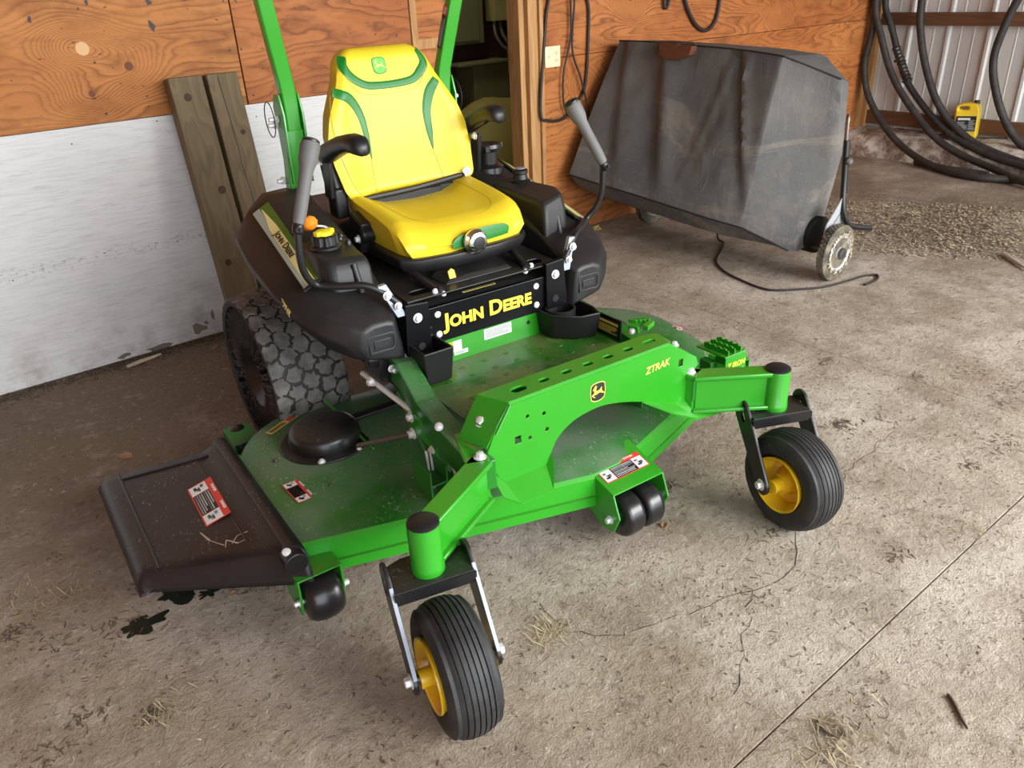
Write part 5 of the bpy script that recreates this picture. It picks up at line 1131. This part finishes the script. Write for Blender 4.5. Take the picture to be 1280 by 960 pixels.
# ---------------------------------------------------------------- seat
CX = .018
def seat_front(x, z):
    """forward surface y of the backrest at offset x (from centre) and height z"""
    t = (z-.89)/.44; y = 1.125+.30*(z-.89)
    hw = bw(t); q = min(1, abs(x)/hw); y -= .030*max(0, q-.45)**1.5*3*(1-.75*max(0, t-.55)/.45); y += .05*max(0, q-.86)**1.3*8*(.6)
    y += .012*math.sin(PI*min(1, t*1.4)) ; y += .05*max(0, t-.93)*2; return y
def bw(t):
    pts = [(0, .228), (.06, .243), (.25, .256), (.42, .256), (.56, .236), (.68, .206), (.80, .178), (.90, .162), (.965, .142), (1.0, .115)]
    for (a, b) in zip(pts, pts[1:]):
        if t <= b[0]: k = (t-a[0])/(b[0]-a[0]); return a[1]+(b[1]-a[1])*k
    return pts[-1][1]
g = G(); nz, nx = 44, 30; rings = []
for i in range(nz+1):
    t = i/nz; z = .89+.44*t; hw = bw(t); edge = min(1, min(t, 1-t)*14+.25); r = []
    for j in range(nx+1):
        q = -1+2*j/nx; x = q*hw; y = seat_front(x, z)
        e = 1-edge; y += e*e*.03; r.append((CX+x, y, z))
    for j in range(1, nx):
        q = 1-2*j/nx; x = q*hw; dpt = .085*(1-abs(q)**8)*edge+.045; y = 1.125+.30*(z-.89)+dpt; r.append((CX+x, y, z))
    rings.append(r)
g.loft(rings); back = g.build('backrest', yellow, mw, smooth=60)
def ribbon(pts, ws, m, name, par, lift=.0022, k=6, fn=None, zoff=0):
    P_ = [Vector((p[0], p[1], 0)) for p in pts]; P_, w2 = cat(P_, k, False, list(ws)); g = G(); L1, L2 = [], []
    for i, p in enumerate(P_):
        d = (P_[min(i+1, len(P_)-1)]-P_[max(i-1, 0)]).normalized(); n_ = Vector((-d.y, d.x, 0)); a = p+n_*w2[i]/2; b = p-n_*w2[i]/2; row = []
        for j in range(7): c = a.lerp(b, j/6); row.append(fn(c.x, c.y, lift*(1 if 0 < j < 6 else .1)))
        L1.append(row)
    v = [[g.V(p) for p in r] for r in L1]
    for a, b in zip(v, v[1:]):
        for j in range(6): g.f([a[j], a[j+1], b[j+1], b[j]])
    return g.build(name, m, par, smooth=60)
bf = lambda x, z, l_: Vector((CX+x, seat_front(x, z)-l_-.0006, z))
ribbon([(-.140, 1.312), (-.146, 1.280), (-.125, 1.248), (-.082, 1.222), (-.03, 1.216), (.04, 1.217), (.092, 1.224), (.122, 1.245), (.142, 1.275), (.128, 1.314)], [.022, .030, .028, .024, .023, .023, .024, .028, .028, .016], seatgreen, 'green_chevron', back, fn=bf)
ribbon([(-.203, 1.212), (-.152, 1.188), (-.122, 1.135), (-.115, 1.068), (-.116, .998)], [.028, .032, .026, .019, .002], seatgreen, 'green_swoosh', back, fn=bf)
ribbon([(.172, 1.218), (.142, 1.180), (.122, 1.122), (.118, 1.058), (.116, .998)], [.026, .034, .030, .024, .002], seatgreen, 'green_swoosh', back, fn=bf)
for nm, pts in (('seam', [(-.150, 1.255), (-.115, 1.205), (-.06, 1.19), (.03, 1.19), (.10, 1.20), (.135, 1.24)]), ('seam', [(-.118, 1.0), (-.125, .95), (-.13, .895)]), ('seam', [(.115, 1.0), (.122, .95), (.128, .895)]), ('seam', [(-.215, 1.20), (-.232, 1.12), (-.228, 1.02), (-.21, .93), (-.19, .90)])):
    ribbon(pts, [.0016]*len(pts), seam_m, nm, back, lift=.0008, fn=bf)
y_e = seat_front(-.012, 1.275); emblem(back, frame((CX-.018, y_e-.0004, 1.275), X3, Vector((0, -1, .30))), .050, seatgreen, simple('green_emblem', (.10, .50, .04), .45), simple('light_green_emblem', (.45, .75, .12), .45))
# cushion
def cush_top(x, y):
    q = min(1, abs(x)/.232); t = (y-.745)/.43; h = .848+.022*t; h += .060*max(0, q-.45)**1.4*2.2*(.25+.75*t); h -= .014*(1-q)*t ; h -= .06*max(0, q-.88)**1.2*6
    h -= .05*max(0, .22-t)**1.3*5; h += .006*math.sin(PI*min(1, t)); return h
g = G(); rings = []; ny = 30; nx = 28
for i in range(ny+1):
    t = i/ny; y = .745+.43*t; e = min(1, t*9+.12)**.5 if t < .12 else 1; wdt = .232*(.93+.07*min(1, t*5)) - (.012*max(0, (t-.8)/.2)); r = []; arcf = -.022*(1-min(1, t*3))
    for j in range(nx+1):
        q = -1+2*j/nx; x = q*wdt; yy = y+ (abs(q)**3)*.035*(1-min(1, t*2.5)); z = cush_top(x, y); z = .785+(z-.785)*e; r.append((CX+x, yy, z))
    for j in range(1, nx): q = 1-2*j/nx; yy = y+(abs(q)**3)*.035*(1-min(1, t*2.5)); r.append((CX+q*wdt*.97, yy+.012*(1-min(1, t*4)), .764))
    rings.append(r)
g.loft(rings); cu = g.build('seat_cushion', yellow, mw, smooth=60)
cf = lambda x, z, l_: Vector((CX+x, .745+abs(x/.216)**3*.035-.0012-l_*.5+max(0, z-.80)*.10, z))
ribbon([(-.075, .786), (-.05, .797), (.0, .804), (.06, .806), (.11, .805), (.135, .798)], [.020, .036, .042, .042, .038, .022], seatgreen, 'green_front_trim', cu, fn=cf)
tf = lambda x, y, l_: Vector((CX+x, y, cush_top(x, y)+l_*.5+.0002))
ribbon([(-.17, 1.14), (-.165, 1.0), (-.15, .87), (-.08, .82), (.08, .82), (.15, .87), (.165, 1.0), (.17, 1.14)], [.0018]*8, seam_m, 'seam', cu, lift=.0012, fn=tf)
g = G(); g.lathe([(.036, 0), (.040, .006), (.040, .016), (.032, .022), (.031, .032), (.022, .036), (.006, .037)], (CX-.005, .742, .793), -Y3, 32)
kb = g.build('adjuster_knob', chrome, cu, smooth=40); g = G(); g.lathe([(.039, 0), (.0395, .012)], (CX-.005, .7415, .793), -Y3, 32); g.lathe([(.022, 0), (.018, .0012)], (CX-.005, .7055, .793), -Y3, 24); g.build('knob_ring', black_sat, kb)
g = G(); ou = [(CX-.235, .80), (CX-.19, .758), (CX-.08, .735), (CX+.08, .735), (CX+.19, .758), (CX+.235, .80), (CX+.235, 1.14), (CX-.235, 1.14)]
g.loft([P3(inset(ou, .03), .715), P3(inset(ou, .008), .732), P3(ou, .748), P3(inset(ou, .002), .768)]); g.build('seat_pan', black_sat, mw, bevel=.006, seg=3, smooth=50)
g = G(); g.box((CX, .98, .715), (.32, .30, .06)); g.build('suspension_box', dark_void, mw)
g = G(); g.box((CX-.04, 1.13, .868), (.30, .02, .03)); g.box((CX+.03, 1.15, .86), (.42, .05, .05)); g.build('hinge_bracket', black_sat, mw, bevel=.004)
g = G(); g.box((-.225, 1.20, .95), (.05, .09, .13), rotm('X', -.25)); g.box((-.235, 1.17, .88), (.045, .07, .10)); g.build('recliner', black_sat, mw, bevel=.010, seg=3)
g = G(); g.tube([(CX-.20, 1.12, .885), (CX, 1.11, .892), (CX+.20, 1.12, .905)], .010, 8, 3); bl_ = g.build('seat_belt', black_sat, mw)
label_plate('belt_tag', bl_, frame((CX+.205, 1.10, .918), (1, -.2, .5), (0, -1, .4)), .026, .026, white_dec, lines(-.3, .4, -.3, .3, 4, grey_dec))
g = G(); g.box((-.215, 1.06, .80), (.05, .09, .11), rotm('X', .3)); g.cyl((-.24, 1.02, .80), (-.19, 1.02, .80), .026, n=16); g.build('belt_retractor', black_sat, mw, bevel=.008, seg=3)
g = G(); bolt(g, (-.245, 1.02, .79), -X3, .009, .010); g.build('retractor_bolt', steel, mw)
# armrests
for s_ in (-1, 1):
    xx = -.275 if s_ < 0 else .310; yo = 0 if s_ < 0 else .10
    g = G(); n = 14; rings = []
    for (y, z, wv, h) in ((1.135, 1.045, .010, .010), (1.125, 1.05, .024, .020), (1.08, 1.062, .030, .022), (.98, 1.095, .032, .019), (.90, 1.112, .033, .018), (.85, 1.110, .031, .018), (.828, 1.103, .022, .014), (.822, 1.098, .008, .006)):
        rings.append([(xx+wv*math.copysign(abs(math.cos(2*PI*i/n))**.7, math.cos(2*PI*i/n)), yo+1.135+(y-1.135)*(1 if s_ < 0 else .75), z-.004+h*1.45*math.copysign(abs(math.sin(2*PI*i/n))**.8, math.sin(2*PI*i/n))) for i in range(n)])
    g.loft(rings); ar = g.build('armrest', black_sat, mw, smooth=60)
    g = G(); xi = xx-s_*.012; g.hexa([(xi-.008, yo+1.15, 1.005), (xi+.008, yo+1.15, 1.005), (xi+.008, yo+.98, 1.07), (xi-.008, yo+.98, 1.07)], [(xi-.008, yo+1.16, 1.03), (xi+.008, yo+1.16, 1.03), (xi+.008, yo+.96, 1.09), (xi-.008, yo+.96, 1.09)])
    g.hexa([(xi-.007, 1.14, .90), (xi+.007, 1.14, .90), (xi+.007, 1.19, .90), (xi-.007, 1.19, .90)], [(xi-.007, 1.12, 1.03), (xi+.007, 1.12, 1.03), (xi+.007, 1.17, 1.03), (xi-.007, 1.17, 1.03)])
    g.build('armrest_bracket', black_pt, ar, bevel=.002); g = G(); bolt(g, (xx-.014 if s_ < 0 else xx-.024, 1.135, 1.025), -X3, .009, .008); g.build('armrest_bolt', steel, ar)
# ---------------------------------------------------------------- roll bar
for s_ in (-1, 1):
    g = G()
    def tubeq(pts, w_, d_):
        rings = []
        for p in pts: p = Vector(p); rings.append([p+Vector((w_/2, d_/2, 0)), p+Vector((-w_/2, d_/2, 0)), p+Vector((-w_/2, -d_/2, 0)), p+Vector((w_/2, -d_/2, 0))])
        g.loft(rings)
    tubeq([(s_*.288, 1.342, 1.06), (s_*.287, 1.34, 1.18), (s_*.291, 1.335, 1.235), (s_*.312, 1.31, 1.35), (s_*.335, 1.28, 1.48), (s_*.350, 1.26, 1.60), (s_*.33, 1.25, 1.72)], .050, .040)
    up_ = g.build('roll_bar_upper', green, mw, bevel=.006, seg=3, smooth=45)
    g = G(); tubeq([(s_*.310, 1.345, .70), (s_*.304, 1.345, .92), (s_*.292, 1.345, 1.08), (s_*.290, 1.345, 1.10)], .062, .05); lo = g.build('roll_bar_post', green, mw, bevel=.004, smooth=45)
    g = G(); xo = s_*.322
    me = plate_mesh([(-.035, -.16), (.03, -.16), (.035, .02), (.045, .08), (.02, .12), (-.02, .12), (-.04, .06)], (), .007, .0015); g.mesh(me, frame((xo, 1.345, 1.09), Y3, X3)); g.mesh(me, frame((s_*.258, 1.345, 1.09), Y3, X3)); g.build('hinge_plate', green, lo)
    g = G()
    for (dy, z) in ((-.005, 1.135), (.01, 1.115)): g.cyl((xo-s_*.08, 1.36+dy, z), (xo+s_*.035, 1.36+dy, z), .007, n=12); g.lathe([(.012, 0), (.012, .012)], (xo+s_*.005, 1.36+dy, z), X3*s_, 6)
    g.cyl((s_*.36, 1.37, .935), (s_*.32, 1.37, .935), .008, n=10); g.lathe([(.013, 0), (.013, .010)], (s_*.335, 1.37, .935), X3*s_, 6)
    g.build('hinge_pins', steel, lo)['kind'] = 'stuff'
    g = G(); g.tube([(xo+s_*.03, 1.36+.045*math.cos(a), 1.135+.055*math.sin(a)) for a in [i*PI/5 for i in range(10)]], .0018, 6, 3, closed=True); g.build('pin_lanyard', blkc, lo)
g = G(); g.hexa([(-.355, 1.23, 1.72), (.355, 1.23, 1.72), (.355, 1.27, 1.72), (-.355, 1.27, 1.72)], [(-.31, 1.21, 1.77), (.31, 1.21, 1.77), (.31, 1.25, 1.77), (-.31, 1.25, 1.77)]); g.build('roll_bar_top', green, mw, bevel=.008, seg=3)
label_plate('roll_bar_sticker', up_, frame((.288, 1.306, 1.37), (.17, -.22, .96), (-1, .0, .18)), .14, .030, black_dec, [(.28, -.5, .5, .5, red_dec), (.30, -.3, .46, .3, white_dec)] + lines(-.45, .22, -.35, .35, 4, grey_dec, 8))
# ---------------------------------------------------------------- steering levers
for s_ in (-1, 1):
    g = G(); P_ = [(s_*.30, .655, .69), (s_*.345, .672, .735), (s_*.385, .695, .757), (s_*.44, .735, .757), (s_*.49, .775, .762), (s_*.522, .760, .80), (s_*.535, .745, .86), (s_*.53, .735, .96)]
    g.tube(P_, .0105, 14, 6); lv = g.build('control_lever', black_sat, mw, smooth=60)
    b0 = Vector((s_*.527, .733, .955)); t0 = Vector((s_*.440, .785, 1.145)); d = (t0-b0); L_ = d.length
    g = G(); g.lathe([(.0135, -.005), (.016, .006), (.0175, .03), (.0175, L_*.55), (.019, L_*.68), (.0255, L_*.78), (.0265, L_*.96), (.024, L_*1.0)], b0, d, 28); g.build('lever_grip', grip, lv, smooth=60)
    g = G(); g.lathe([(.0235, 0), (.0235, .006), (.018, .010)], t0, d, 24); g.build('grip_end', black_sat, lv)
    g = G(); g.lathe([(.0125, -.028), (.0155, -.024), (.0155, -.004), (.013, 0)], b0, d, 18); bolt(g, b0-d.normalized()*.014+Vector((0, -.015, 0)), -Y3, .005, .004); g.build('grip_collar', black_pt, lv)
    g = G(); g.hexa([(s_*.285, .645, .655), (s_*.315, .645, .655), (s_*.315, .662, .655), (s_*.285, .662, .655)], [(s_*.33, .665, .755), (s_*.355, .668, .752), (s_*.355, .682, .752), (s_*.33, .68, .755)]); g.build('lever_plate', worn_m, lv, bevel=.001)
    g = G(); bolt(g, (s_*.31, .645, .69), -Y3, .008, .008); bolt(g, (s_*.335, .655, .725), -Y3, .009, .008); g.build('lever_bolts', steel, lv)['kind'] = 'stuff'
